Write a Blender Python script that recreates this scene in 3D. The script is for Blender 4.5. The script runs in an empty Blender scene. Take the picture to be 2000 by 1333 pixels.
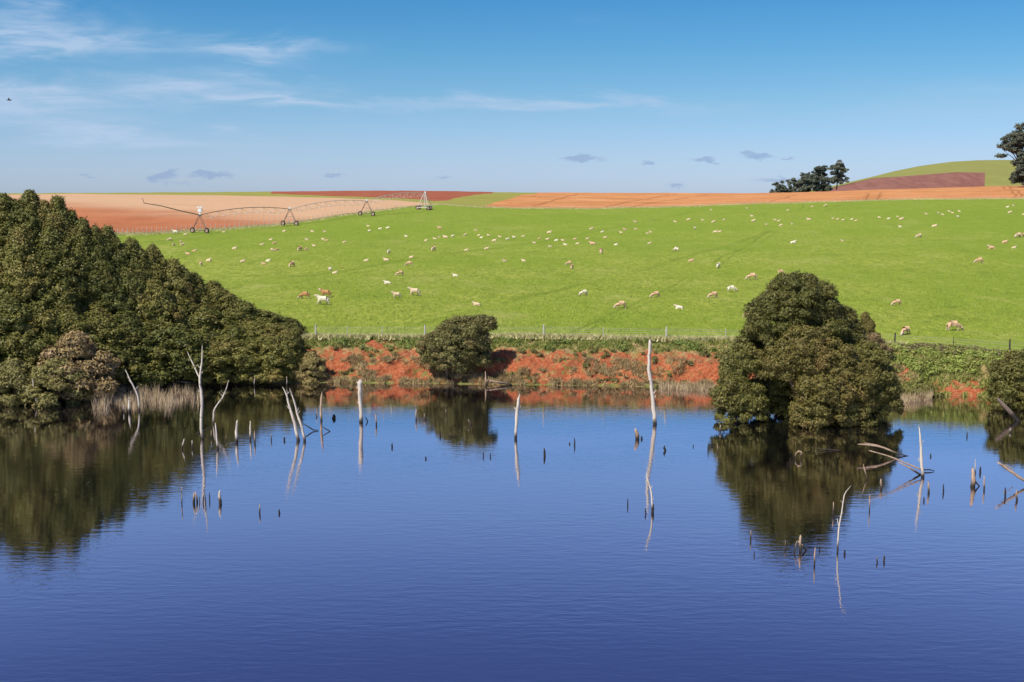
import bpy, math, random
import numpy as np
from mathutils import Vector, Matrix

R = math.radians
rng = np.random.default_rng(7)
random.seed(7)
sc = bpy.context.scene
COL = sc.collection

# ------------------------------------------------------------------ camera, sky, sun
H, F, VH = 16.7, 2400.0, 388.0           # camera height over the lake (m), focal length in photo pixels, horizon row
PITCH = math.atan((666.5 - VH) / F)
cd = bpy.data.cameras.new('camera'); cam = bpy.data.objects.new('camera', cd); COL.objects.link(cam)
cam.location = (0, 0, H); cam.rotation_euler = (math.pi / 2 - PITCH, 0, 0)
cd.sensor_width = 36; cd.lens = 36 * F / 2000; cd.clip_start = 0.5; cd.clip_end = 20000
sc.camera = cam
sc.view_settings.view_transform = 'Standard'; sc.view_settings.look = 'None'
sc.view_settings.gamma = 1; sc.view_settings.use_curve_mapping = False
sc.view_settings.exposure = 0.3

SUN_EL, SUN_AZ = R(52), math.atan2(-0.62, -0.60)      # azimuth clockwise from +Y
sv = Vector((math.sin(SUN_AZ) * math.cos(SUN_EL), math.cos(SUN_AZ) * math.cos(SUN_EL), math.sin(SUN_EL)))
sd = bpy.data.lights.new('sun', 'SUN'); sd.energy = 4.6; sd.angle = R(0.5); sd.color = (1, .93, .82)
so = bpy.data.objects.new('sun', sd); COL.objects.link(so); so.rotation_euler = (-sv).to_track_quat('-Z', 'Y').to_euler()

class NT:
    """small helper to write node trees"""
    def __init__(s, tree): s.t = tree; s.N = tree.nodes; s.L = tree.links
    def n(s, typ, **kw):
        nd = s.N.new(typ)
        for k, v in kw.items(): setattr(nd, k, v)
        return nd
    def set(s, sock, v):
        if isinstance(v, bpy.types.NodeSocket): s.L.new(v, sock)
        elif isinstance(v, (tuple, list)) and len(v) == 3 and sock.type == 'RGBA': sock.default_value = (*v, 1)
        else: sock.default_value = v
    def m(s, op, a, b=None, c=None, clamp=False):
        nd = s.n('ShaderNodeMath', operation=op, use_clamp=clamp)
        s.set(nd.inputs[0], a)
        if b is not None: s.set(nd.inputs[1], b)
        if c is not None: s.set(nd.inputs[2], c)
        return nd.outputs[0]
    def mix(s, fac, a, b, mode='MIX'):
        nd = s.n('ShaderNodeMix', data_type='RGBA', blend_type=mode)
        s.set(nd.inputs[0], fac); s.set(nd.inputs[6], a); s.set(nd.inputs[7], b)
        return nd.outputs[2]
    def noise(s, vec, scale, detail=3, rough=.55, dist=0.0, col=False):
        nd = s.n('ShaderNodeTexNoise')
        if vec is not None: s.L.new(vec, nd.inputs['Vector'])
        nd.inputs['Scale'].default_value = scale; nd.inputs['Detail'].default_value = detail
        nd.inputs['Roughness'].default_value = rough; nd.inputs['Distortion'].default_value = dist
        return nd.outputs['Color' if col else 'Fac']
    def ramp(s, fac, stops, interp='LINEAR'):
        nd = s.n('ShaderNodeValToRGB'); cr = nd.color_ramp; cr.interpolation = interp
        while len(cr.elements) < len(stops): cr.elements.new(.5)
        for e, (p, c) in zip(cr.elements, stops):
            e.position = p; e.color = (*c, 1) if isinstance(c, (tuple, list)) else (c, c, c, 1)
        s.set(nd.inputs[0], fac)
        return nd.outputs[0]
    def step(s, v, lo, hi):
        nd = s.n('ShaderNodeMapRange', interpolation_type='SMOOTHSTEP')
        s.set(nd.inputs[0], v); nd.inputs[1].default_value = lo; nd.inputs[2].default_value = hi
        return nd.outputs[0]
    def scalevec(s, vec, sc3):
        nd = s.n('ShaderNodeMapping'); s.L.new(vec, nd.inputs[0]); nd.inputs['Scale'].default_value = sc3
        return nd.outputs[0]
    def objco(s): return s.n('ShaderNodeTexCoord').outputs['Object']
    def sep(s, v):
        nd = s.n('ShaderNodeSeparateXYZ'); s.L.new(v, nd.inputs[0]); return nd.outputs

w = bpy.data.worlds.new('World'); sc.world = w; w.use_nodes = True
T = NT(w.node_tree); T.N.clear()
sky = T.n('ShaderNodeTexSky', sky_type='NISHITA'); sky.sun_disc = False
sky.sun_elevation = SUN_EL; sky.sun_rotation = SUN_AZ % (2 * math.pi)
sky.altitude = 50; sky.air_density = 1.0; sky.dust_density = 0.4; sky.ozone_density = 3.0
tc = T.n('ShaderNodeTexCoord').outputs['Generated']
x, y, z = T.sep(tc)
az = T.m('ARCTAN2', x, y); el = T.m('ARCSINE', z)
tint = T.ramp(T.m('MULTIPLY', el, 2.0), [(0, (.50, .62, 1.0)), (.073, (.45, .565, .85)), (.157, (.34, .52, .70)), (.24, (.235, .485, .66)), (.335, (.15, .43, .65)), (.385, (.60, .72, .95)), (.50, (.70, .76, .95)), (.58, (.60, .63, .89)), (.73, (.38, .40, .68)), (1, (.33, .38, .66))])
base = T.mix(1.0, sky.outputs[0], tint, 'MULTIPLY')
cv = T.n('ShaderNodeCombineXYZ'); T.L.new(az, cv.inputs[0]); T.L.new(el, cv.inputs[1]); cv = cv.outputs[0]
wn = T.noise(T.scalevec(cv, (6, 22, 1)), 1.6, 5, .6, .6)
wob = T.m('MULTIPLY_ADD', wn, .05, -.025)
el2 = T.m('ADD', el, wob)
az2 = T.m('MULTIPLY_ADD', wob, 2.2, az)
def ell(px, py, rx, ry, amp, e=None, slope=0.0):
    a0, e0 = (px - 1000) / F, (VH - py) / F
    da = T.m('SUBTRACT', az2, a0)
    u = T.m('MULTIPLY', da, F / rx)
    v = T.m('MULTIPLY', T.m('SUBTRACT', T.m('MULTIPLY_ADD', da, -slope, e or el2), e0), F / ry)
    q = T.m('ADD', T.m('MULTIPLY', u, u), T.m('MULTIPLY', v, v))
    return T.m('MULTIPLY', T.m('EXPONENT', T.m('MULTIPLY', q, -1)), amp)
def total(lst):
    s_ = lst[0]
    for q in lst[1:]: s_ = T.m('ADD', s_, q)
    return s_
cir = total([ell(150, 112, 170, 26, 1.25), ell(130, 68, 110, 22, .7), ell(520, 112, 115, 16, 1.0), ell(70, 218, 190, 32, 1.15),
             ell(420, 188, 170, 25, 1.05), ell(550, 203, 130, 8, 1.0), ell(250, 270, 210, 18, 1.0, slope=-.06), ell(1000, 208, 260, 13, .9),
             ell(1230, 216, 190, 8, .35), ell(520, 158, 110, 12, .4), ell(1900, 215, 260, 30, .3), ell(700, 265, 500, 40, .12), ell(1000, 345, 300, 14, .35)])
streak = T.noise(T.scalevec(cv, (9, 70, 1)), 2.2, 6, .62, .5)
stmask = T.step(streak, .25, .78)
gen = T.m('MULTIPLY', T.step(T.noise(T.scalevec(cv, (1.2, 6, 1)), 1.7, 5, .55), .55, .9), .25)
cirf = T.m('MULTIPLY', T.m('ADD', cir, gen), T.m('MULTIPLY_ADD', stmask, .8, .40), clamp=True)
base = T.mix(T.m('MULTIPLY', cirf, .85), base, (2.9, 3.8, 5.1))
el3 = T.m('MULTIPLY_ADD', T.noise(T.scalevec(cv, (40, 90, 1)), 2.5, 4, .6), .012, T.m('SUBTRACT', el, .006))
gry = total([ell(1130, 311, 36, 7, 1., el3), ell(1350, 316, 26, 7, .9, el3), ell(1456, 307, 32, 7, 1., el3), ell(345, 346, 30, 11, 1., el3),
             ell(440, 343, 38, 7, .8, el3), ell(1240, 320, 22, 4, .7, el3), ell(1308, 363, 22, 6, .7, el3), ell(672, 344, 22, 4, .6, el3),
             ell(852, 349, 14, 4, .6, el3), ell(1525, 314, 22, 4, .6, el3), ell(1495, 353, 40, 6, .6, el3), ell(205, 346, 16, 3, .5, el3), ell(400, 360, 50, 5, .4, el3)])
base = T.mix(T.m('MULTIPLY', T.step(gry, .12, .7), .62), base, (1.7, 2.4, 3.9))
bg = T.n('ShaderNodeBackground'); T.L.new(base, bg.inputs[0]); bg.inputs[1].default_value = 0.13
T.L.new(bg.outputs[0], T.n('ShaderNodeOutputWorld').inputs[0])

# ------------------------------------------------------------------ photo pixel -> place
cp, sp = math.cos(PITCH), math.sin(PITCH)
def ray(px, py):
    a, b = (px - 1000) / F, (666.5 - py) / F
    return a, cp + b * sp, -sp + b * cp
def at(px, py, Y):
    a, dy, dz = ray(px, py); t = Y / dy
    return Vector((a * t, Y, H + dz * t))
def at_z(px, py, zz=0.0):
    a, dy, dz = ray(px, py); t = (zz - H) / dz
    return Vector((a * t, dy * t, zz))
def u_of(px, py):
    a, dy, dz = ray(px, py); return 1000 + F * a / dy

# ------------------------------------------------------------------ tagging / meshes
def tag(o, label=None, cat=None, group=None, kind=None):
    if label: o['label'] = label
    if cat: o['category'] = cat
    if group: o['group'] = group
    if kind: o['kind'] = kind
    return o
def link(name, me, parent=None, loc=None):
    o = bpy.data.objects.new(name, me); COL.objects.link(o)
    if parent is not None: o.parent = parent
    if loc is not None: o.location = loc
    return o
def empty(name, loc, rz=0.0):
    o = bpy.data.objects.new(name, None); COL.objects.link(o); o.location = loc; o.rotation_euler = (0, 0, rz)
    o.empty_display_size = .2
    return o
def np_mesh(name, V, Fc, mat=None, smooth=False, nv=3):
    """V (n,3), Fc (m,nv) arrays"""
    me = bpy.data.meshes.new(name)
    V = np.asarray(V, np.float32); Fc = np.asarray(Fc, np.int32)
    me.vertices.add(len(V)); me.vertices.foreach_set('co', V.ravel())
    me.loops.add(Fc.size); me.loops.foreach_set('vertex_index', Fc.ravel())
    me.polygons.add(len(Fc)); me.polygons.foreach_set('loop_start', np.arange(0, Fc.size, nv, dtype=np.int32))
    if smooth: me.polygons.foreach_set('use_smooth', np.ones(len(Fc), bool))
    me.update(calc_edges=True)
    if mat:
        for m_ in (mat if isinstance(mat, (list, tuple)) else [mat]): me.materials.append(m_)
    return me
class MB:
    def __init__(s): s.v = []; s.f = []
    def add(s, vs, fs):
        o = len(s.v); s.v += [tuple(q) for q in vs]; s.f += [tuple(i + o for i in q) for q in fs]; return s
    def tube(s, pts, rad, n=6, cap=True, jag=0.0, rough=0.0):
        pts = [Vector(p) for p in pts]; vs = []; fs = []; up = Vector((.13, .9, .21)).normalized()
        m_ = len(pts)
        for i, p in enumerate(pts):
            d = (pts[min(i + 1, m_ - 1)] - pts[max(i - 1, 0)]).normalized()
            a = d.cross(up)
            if a.length < .05: a = d.cross(Vector((1, 0, 0)))
            a.normalize(); b = a.cross(d).normalized()
            r = rad[i] if isinstance(rad, (list, tuple)) else rad
            for k in range(n):
                t = 2 * math.pi * k / n
                rr = r * (1 + rough * random.uniform(-1, 1))
                q = p + a * (rr * math.cos(t)) + b * (rr * math.sin(t))
                if jag and i == m_ - 1: q = q + d * random.uniform(-jag, jag)
                vs.append(q)
        for i in range(m_ - 1):
            for k in range(n):
                k2 = (k + 1) % n
                fs.append((i * n + k, i * n + k2, (i + 1) * n + k2, (i + 1) * n + k))
        if cap:
            fs.append(tuple(range(n - 1, -1, -1))); fs.append(tuple((m_ - 1) * n + k for k in range(n)))
        return s.add(vs, fs)
    def box(s, c, size, rz=0.0):
        cx, cy, cz = c; hx, hy, hz = [q / 2 for q in size]; ca, sa = math.cos(rz), math.sin(rz)
        vs = []
        for dz in (-hz, hz):
            for dx, dy in ((-hx, -hy), (hx, -hy), (hx, hy), (-hx, hy)):
                vs.append((cx + dx * ca - dy * sa, cy + dx * sa + dy * ca, cz + dz))
        return s.add(vs, [(3, 2, 1, 0), (4, 5, 6, 7), (0, 1, 5, 4), (1, 2, 6, 5), (2, 3, 7, 6), (3, 0, 4, 7)])
    def mesh(s, name, mat, smooth=False):
        me = bpy.data.meshes.new(name); me.from_pydata(s.v, [], s.f)
        if smooth: me.polygons.foreach_set('use_smooth', [True] * len(me.polygons))
        me.materials.append(mat); return me
    def build(s, name, mat, parent=None, smooth=False, loc=None):
        if loc is not None: s.v = [tuple(Vector(v) - Vector(loc)) for v in s.v]
        return link(name, s.mesh(name, mat, smooth), parent, loc)

# ------------------------------------------------------------------ materials
def material(name, fn, rough=.8, spec=.3):
    m_ = bpy.data.materials.new(name); m_.use_nodes = True
    t = NT(m_.node_tree); b = t.N['Principled BSDF']
    b.inputs['Roughness'].default_value = rough; b.inputs['Specular IOR Level'].default_value = spec
    fn(t, b); return m_
def bump(t, b, h, strength, dist):
    nd = t.n('ShaderNodeBump'); nd.inputs['Strength'].default_value = strength; nd.inputs['Distance'].default_value = dist
    t.set(nd.inputs['Height'], h); t.L.new(nd.outputs[0], b.inputs['Normal'])
def plain(name, col, rough=.6, var=.15, sc_=8, metal=0):
    def fn(t, b):
        n_ = t.noise(t.objco(), sc_, 4)
        t.set(b.inputs['Base Color'], t.mix(n_, tuple(c * (1 - var) for c in col), tuple(min(1, c * (1 + var)) for c in col)))
        b.inputs['Metallic'].default_value = metal
    return material(name, fn, rough)

def pasture_fn(t, b):
    co = t.objco(); xx, yy, zz = t.sep(co)
    big = t.noise(co, .022, 4, .6)
    mid = t.noise(t.scalevec(co, (1, .40, 1)), .22, 5, .72)
    fine = t.noise(t.scalevec(co, (1.0, .30, 1)), 1.5, 5, .75)
    c = t.ramp(fine, [(.28, (.150, .215, .024)), (.5, (.275, .335, .042)), (.72, (.45, .47, .085))])
    c = t.mix(t.m('MULTIPLY', t.step(big, .42, .60), .65), c, (.215, .30, .026))
    c = t.mix(t.m('MULTIPLY', t.step(mid, .54, .70), .5), c, (.43, .42, .11))
    dry = t.noise(t.scalevec(co, (1, .6, 1)), .06, 5, .7)
    c = t.mix(t.m('MULTIPLY', t.step(dry, .56, .72), .5), c, (.42, .41, .12))
    c = t.mix(t.m('MULTIPLY', t.step(mid, .48, .30), .60), c, (.16, .225, .02))
    # far end of the paddock is a lusher green
    c = t.mix(t.m('MULTIPLY', t.step(yy, 150, 380), .55), c, (.195, .285, .026))
    # worn vehicle and sheep tracks running diagonally across the paddock (pairs of points in metres)
    def track(p, q, w_, amt, c, colr):
        dx, dy = q[0] - p[0], q[1] - p[1]; L = math.hypot(dx, dy); nx, ny = -dy / L, dx / L
        wv = t.m('MULTIPLY_ADD', t.noise(co, .035, 2), 5.0, -2.5)
        d = t.m('ABSOLUTE', t.m('ADD', t.m('ADD', t.m('MULTIPLY', xx, nx), t.m('MULTIPLY', yy, ny)), t.m('ADD', wv, -(p[0] * nx + p[1] * ny))))
        f = t.m('MULTIPLY', t.step(d, w_, w_ * .3), t.m('MULTIPLY', t.step(t.noise(co, .05, 3), .35, .6), amt))
        return t.mix(f, c, colr)
    for p, q, w_, a_ in TRACKS: c = track(p, q, w_, a_, c, (.16, .225, .02))
    t.set(b.inputs['Base Color'], c)
    bump(t, b, t.m('ADD', fine, t.m('MULTIPLY', t.noise(co, 7, 3, .7), .6)), .9, .35)
def soil_fn(dark, light, pale=None, ang=0.0, stripe=.5, sc_=.06, fs=1.2, ruts=()):
    def fn(t, b):
        co = t.objco(); xx, yy, zz = t.sep(co)
        rot = t.n('ShaderNodeMapping'); t.L.new(co, rot.inputs[0]); rot.inputs['Rotation'].default_value = (0, 0, ang); rot = rot.outputs[0]
        st = t.noise(t.scalevec(rot, (1.0, .03, 1)), fs, 3, .6)
        big = t.noise(co, sc_, 5, .6); fine = t.noise(t.scalevec(co, (1, .4, 1)), .9, 5, .7)
        c = t.mix(t.step(big, .30, .70), dark, light)
        c = t.mix(t.m('MULTIPLY', t.step(t.noise(t.scalevec(rot, (1.0, .12, 1)), .16, 4, .65), .50, .68), .45), c, tuple(min(1, v * 1.22) for v in light))
        c = t.mix(t.m('MULTIPLY', t.step(st, .45, .68), stripe), c, tuple(v * .72 for v in dark))
        c = t.mix(t.m('MULTIPLY', t.step(fine, .4, .75), .35), c, tuple(min(1, v * 1.25) for v in light))
        if pale:
            pc, (p, q, wd) = pale
            dx, dy = q[0] - p[0], q[1] - p[1]; L = math.hypot(dx, dy); nx, ny = -dy / L, dx / L
            d = t.m('ADD', t.m('MULTIPLY', xx, nx), t.m('ADD', t.m('MULTIPLY', yy, ny), -(p[0] * nx + p[1] * ny)))
            d = t.m('ADD', d, t.m('MULTIPLY_ADD', t.noise(t.scalevec(co, (.3, 1, 1)), .05, 4), wd * 2, -wd))
            c = t.mix(t.m('MULTIPLY', t.step(d, -wd, wd), .92), c, t.mix(fine, tuple(v * .86 for v in pc), pc))
        for p, q, w_ in ruts:
            dx, dy = q[0] - p[0], q[1] - p[1]; L = math.hypot(dx, dy); nx, ny = -dy / L, dx / L
            d = t.m('ABSOLUTE', t.m('ADD', t.m('ADD', t.m('MULTIPLY', xx, nx), t.m('MULTIPLY', yy, ny)), t.m('ADD', t.m('MULTIPLY_ADD', t.noise(co, .02, 2), 8.0, -4.0), -(p[0] * nx + p[1] * ny))))
            al = t.m('ADD', t.m('ADD', t.m('MULTIPLY', xx, dx / L), t.m('MULTIPLY', yy, dy / L)), -(p[0] * dx + p[1] * dy) / L)
            f = t.m('MULTIPLY', t.step(d, w_, w_ * .3), t.m('MULTIPLY', t.step(al, 0, 8), t.step(al, L, L - 8)))
            c = t.mix(t.m('MULTIPLY', f, .6), c, tuple(v * .55 for v in dark))
        t.set(b.inputs['Base Color'], c)
        bump(t, b, t.m('ADD', st, fine), .6, .2)
    return fn
def leaf_mat(name, cols, sc_=.55, trans=.0):
    """cols: dark, mid, light, warm"""
    def fn(t, b):
        g = t.n('ShaderNodeNewGeometry'); co = g.outputs['Position']; oi = t.n('ShaderNodeObjectInfo')
        n1 = t.noise(co, sc_, 3, .6); n2 = t.noise(co, 5.0, 2, .7)
        c = t.ramp(n2, [(.25, cols[0]), (.5, cols[1]), (.78, cols[2])])
        c = t.mix(t.m('MULTIPLY', t.step(n1, .47, .74), .6), c, cols[3])
        hs = t.n('ShaderNodeHueSaturation'); t.L.new(c, hs.inputs['Color'])
        t.set(hs.inputs['Value'], t.m('MULTIPLY_ADD', oi.outputs['Random'], .55, .84))
        t.set(hs.inputs['Hue'], t.m('MULTIPLY_ADD', oi.outputs['Random'], -.03, .512))
        t.L.new(hs.outputs[0], b.inputs['Base Color'])
    return material(name, fn, .55, .25)
def blade_mat(name, a, c_, d):
    def fn(t, b):
        g = t.n('ShaderNodeNewGeometry'); co = g.outputs['Position']
        c = t.ramp(t.noise(co, 1.1, 4, .7), [(.3, a), (.5, c_), (.72, d)])
        t.set(b.inputs['Base Color'], c)
    return material(name, fn, .7, .15)
def wood_fn(t, b, pale=(.56, .50, .41), mid=(.27, .22, .17), dark=(.035, .028, .022), wet=.35):
    g = t.n('ShaderNodeNewGeometry'); co = g.outputs['Position']; xx, yy, zz = t.sep(co)
    s_ = t.noise(t.scalevec(co, (14, 14, 1.1)), 1.0, 4, .65)
    c = t.ramp(s_, [(.3, mid), (.52, pale), (.85, tuple(min(1, v * 1.15) for v in pale))])
    c = t.mix(t.step(t.noise(co, 2.2, 4), .60, .74), c, tuple(v * .5 for v in mid))
    zj = t.m('MULTIPLY_ADD', t.noise(co, 3, 2), -.4, zz)
    c = t.mix(t.step(zj, wet, wet - .45), c, dark)
    t.set(b.inputs['Base Color'], c)
    bump(t, b, s_, .5, .03)
M = {}
M['wood_pale'] = material('bleached_wood', lambda t, b: wood_fn(t, b), .8)
M['wood_tan'] = material('weathered_wood', lambda t, b: wood_fn(t, b, (.42, .30, .20), (.22, .15, .10)), .8)
M['wood_dark'] = material('wet_dark_wood', lambda t, b: wood_fn(t, b, (.14, .10, .075), (.06, .045, .035), (.02, .016, .013), .6), .75)
M['bark'] = plain('bark', (.10, .075, .055), .9, .4, 3)
M['post_pale'] = plain('pale_post', (.52, .49, .42), .85, .25, 6)
M['post_dark'] = plain('dark_post', (.05, .04, .035), .85, .3, 6)
M['wire'] = plain('wire', (.30, .29, .27), .5, .1)
M['steel'] = plain('galvanised_steel', (.62, .56, .50), .6, .15)
M['pipe'] = plain('irrigation_pipe', (.22, .15, .12), .5, .2)
M['tyre'] = plain('tyre_rubber', (.03, .026, .024), .8, .2)
M['rim'] = plain('wheel_rim', (.45, .33, .26), .6, .2)
M['white'] = plain('white_paint', (.82, .82, .84), .5, .05)
M['leaf'] = leaf_mat('tea_tree_leaf', ((.050, .058, .012), (.112, .116, .024), (.215, .198, .045), (.195, .148, .040)))
M['leaf_island'] = leaf_mat('paperbark_leaf', ((.042, .047, .012), (.108, .106, .024), (.205, .185, .042), (.165, .128, .038)), .45)
M['leaf_rust'] = leaf_mat('rusty_olive_leaf', ((.050, .045, .013), (.128, .110, .027), (.225, .188, .045), (.205, .125, .042)), .6)
M['leaf_pink'] = leaf_mat('dry_pink_brown_leaf', ((.085, .068, .028), (.19, .150, .058), (.28, .225, .088), (.22, .145, .075)), .6)
M['leaf_olive'] = leaf_mat('light_olive_leaf', ((.085, .085, .026), (.185, .165, .050), (.30, .255, .085), (.25, .19, .075)), .6)
M['leaf_bush'] = leaf_mat('bank_bush_leaf', ((.045, .048, .014), (.120, .118, .034), (.24, .215, .075), (.19, .135, .05)), .9)
M['leaf_gum'] = leaf_mat('gum_leaf', ((.045, .058, .042), (.095, .11, .075), (.15, .165, .11), (.13, .13, .09)), .12)
M['leaf_weed'] = leaf_mat('bank_weed_leaf', ((.08, .12, .022), (.18, .235, .045), (.31, .34, .085), (.30, .27, .10)), 1.2)
M['leaf_dry'] = leaf_mat('dead_bracken', ((.10, .07, .04), (.20, .14, .08), (.30, .23, .13), (.16, .15, .06)), 1.2)
M['grass'] = blade_mat('bank_grass', (.14, .17, .03), (.25, .27, .07), (.38, .36, .13))
M['drygrass'] = blade_mat('dry_grass', (.34, .32, .12), (.52, .48, .22), (.66, .60, .33))
M['tangrass'] = blade_mat('tan_shore_grass', (.20, .15, .07), (.34, .25, .12), (.44, .36, .17))
M['reed'] = blade_mat('dead_reeds', (.22, .16, .085), (.42, .32, .19), (.60, .48, .31))
def wool(name, c):
    def fn(t, b):
        n_ = t.noise(t.objco(), 9, 4, .7)
        t.set(b.inputs['Base Color'], t.mix(n_, tuple(v * .72 for v in c), tuple(min(.9, v * 1.15) for v in c)))
        bump(t, b, n_, .6, .04)
    return material(name, fn, .95, .1)
M['wool_cream'] = wool('cream_wool', (.76, .58, .38)); M['wool_white'] = wool('white_wool', (.86, .73, .54))
M['wool_tan'] = wool('tan_wool', (.66, .43, .26)); M['wool_brown'] = wool('rust_wool', (.50, .26, .12))
M['face'] = plain('sheep_face', (.58, .46, .34), .8, .15)
M['face_dark'] = plain('sheep_hoof', (.10, .07, .05), .8, .2)

# ------------------------------------------------------------------ terrain
UK = np.array([-2500, 0, 300, 565, 700, 830, 1000, 1300, 1500, 1750, 2000, 4500.])
YK = np.array([60, 100, 118, 135, 155, 200, 285, 350, 430, 560, 700, 720, 1000, 3000.])
def zv(Y, v): return H - Y * (v - VH) / F
near = {60: 3.1, 100: 3.2, 118: 3.3, 135: 3.85, 155: 4.3, 200: 5.0}
far = {285: [459, 459, 458, 462, 464, 468, 468, 467, 465, 460, 456, 456],
       350: [432, 432, 431, 429, 425, 429, 434, 431, 428, 421, 417, 417],
       430: [408, 408, 406, 403, 399, 399.5, 406, 404, 400, 393, 391, 391],
       560: [385, 385, 385, 384.5, 383, 380, 381, 383, 382.5, 377, 371, 371],
       700: [378.3, 378.3, 376.5, 374.5, 373, 373, 376.5, 377.5, 378, 370, 362.5, 360],
       720: [378.3, 378.3, 376.5, 374.4, 372.9, 372.9, 376.4, 377.4, 377.9, 369.8, 362.4, 360],
       1000: [392, 392, 391, 390, 389, 389, 391, 391, 390, 386, 380, 380],
       3000: [400] * 12}
Zt = np.array([[near[int(Y)]] * len(UK) if Y <= 200 else [zv(Y, v) for v in far[int(Y)]] for Y in YK])
UD = np.arange(-2500, 4501, 25.); LY = np.linspace(math.log(60), math.log(3000), 360)
ZD = np.array([np.interp(LY, np.log(YK), Zt[:, j]) for j in range(len(UK))])
ZD = np.array([np.interp(UD, UK, ZD[:, i]) for i in range(len(LY))])            # rows LY, cols UD
def blur(a, k, axis):
    ker = np.exp(-np.linspace(-2, 2, 2 * k + 1) ** 2); ker /= ker.sum()
    pad = [(0, 0), (0, 0)]; pad[axis] = (k, k); ap = np.pad(a, pad, mode='edge'); out = np.zeros_like(a)
    for i, wt in enumerate(ker): out += wt * (ap[i:i + a.shape[0], :] if axis == 0 else ap[:, i:i + a.shape[1]])
    return out
ZD = blur(blur(ZD, 4, 0), 4, 1)
def hnoise(X, Y):
    return (np.sin(X * .11 + 1.3) * np.sin(Y * .07 + .4) * .12 + np.sin(X * .31 + Y * .17) * .05 + np.sin(X * .9 - Y * .6 + 2) * .025)
def gz(u, Y):
    u = np.asarray(u, float); Y = np.asarray(Y, float)
    fu = np.clip((u + 2500) / 25, 0, len(UD) - 1.001); fy = np.clip((np.log(Y) - LY[0]) / (LY[1] - LY[0]), 0, len(LY) - 1.001)
    i = fy.astype(int); j = fu.astype(int); a = fy - i; b_ = fu - j
    zz = (ZD[i, j] * (1 - a) * (1 - b_) + ZD[i + 1, j] * a * (1 - b_) + ZD[i, j + 1] * (1 - a) * b_ + ZD[i + 1, j + 1] * a * b_)
    X = (u - 1000) / F * Y
    return zz + hnoise(X, Y) * np.clip((Y - 108) / 12, 0, 1)
def ground(X, Y): return float(gz(1000 + F * X / Y, Y))
def hit(px, py, lo=119., hi=760.):
    """where the view ray through a photo pixel meets the ground"""
    a, dy, dz = ray(px, py); Ys = np.linspace(lo, hi, 1600); u = 1000 + F * a / dy
    ray_z = H + dz / dy * Ys; g = gz(np.full_like(Ys, u), Ys); d = ray_z - g
    k = np.where(d <= 0)[0]
    Y = Ys[k[0]] if len(k) else Ys[np.argmin(np.abs(d))]
    return Vector((a / dy * Y, Y, float(gz(u, Y))))

# tracks across the pasture
def xy(px, py): p = hit(px, py); return (p.x, p.y)
TRACKS = [(xy(1240, 592), xy(1500, 455), .55, .75), (xy(1262, 592), xy(1516, 455), .4, .5), (xy(1500, 455), xy(1640, 402), 1.2, .6),
          (xy(330, 500), xy(900, 470), .9, .35), (xy(1000, 480), xy(1280, 430), 1.6, .5), (xy(300, 462), xy(560, 441), 1.1, .7), (xy(560, 443), xy(800, 407), 1.3, .8)]
M['pasture'] = material('pasture_grass', pasture_fn, .9, .12)
pA, pB = xy(140, 401), xy(520, 432)
M['redfield'] = material('red_and_pale_tilled_soil', soil_fn((.33, .115, .045), (.43, .165, .070), ((.58, .375, .215), ((pA[0], pA[1]), (pB[0], pB[1]), 26)), .9, .35), .95, .1)
M['darkred'] = material('dark_red_soil', soil_fn((.26, .075, .035), (.34, .11, .055), None, .3, .5), .95, .1)
M['orange'] = material('orange_stubble_soil', soil_fn((.44, .175, .055), (.60, .29, .115), None, -1.05, .75, .05, .22, [(xy(1985, 386), xy(1955, 364), .9), (xy(1996, 386), xy(1968, 364), .9), (xy(1690, 392), xy(1700, 376), .8), (xy(1712, 392), xy(1724, 376), .8), (xy(1180, 406), xy(1330, 380), 1.2), (xy(1230, 406), xy(1390, 381), 1.0), (xy(1040, 405), xy(1130, 380), 1.2), (xy(1500, 396), xy(1560, 381), .9)]), .95, .1)
M['brown'] = material('brown_tilled_soil', soil_fn((.20, .085, .065), (.26, .125, .09), None, .15, .5, .02, .25), .95, .1)
def hillgrass_fn(a, c_):
    def fn(t, b):
        co = t.objco(); t.set(b.inputs['Base Color'], t.mix(t.m('ADD', t.m('MULTIPLY', t.noise(co, .05, 5, .6), .7), t.m('MULTIPLY', t.noise(co, .6, 4, .7), .4)), a, c_))
    return fn
M['verge'] = material('verge_grass', hillgrass_fn((.16, .17, .03), (.36, .34, .08)), .95, .1)
M['hillgrass'] = material('hill_grass', hillgrass_fn((.17, .19, .05), (.30, .29, .08)), .95, .1)
M['ground'] = material('far_ground', hillgrass_fn((.14, .15, .05), (.22, .2, .08)), .95, .1)

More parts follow.
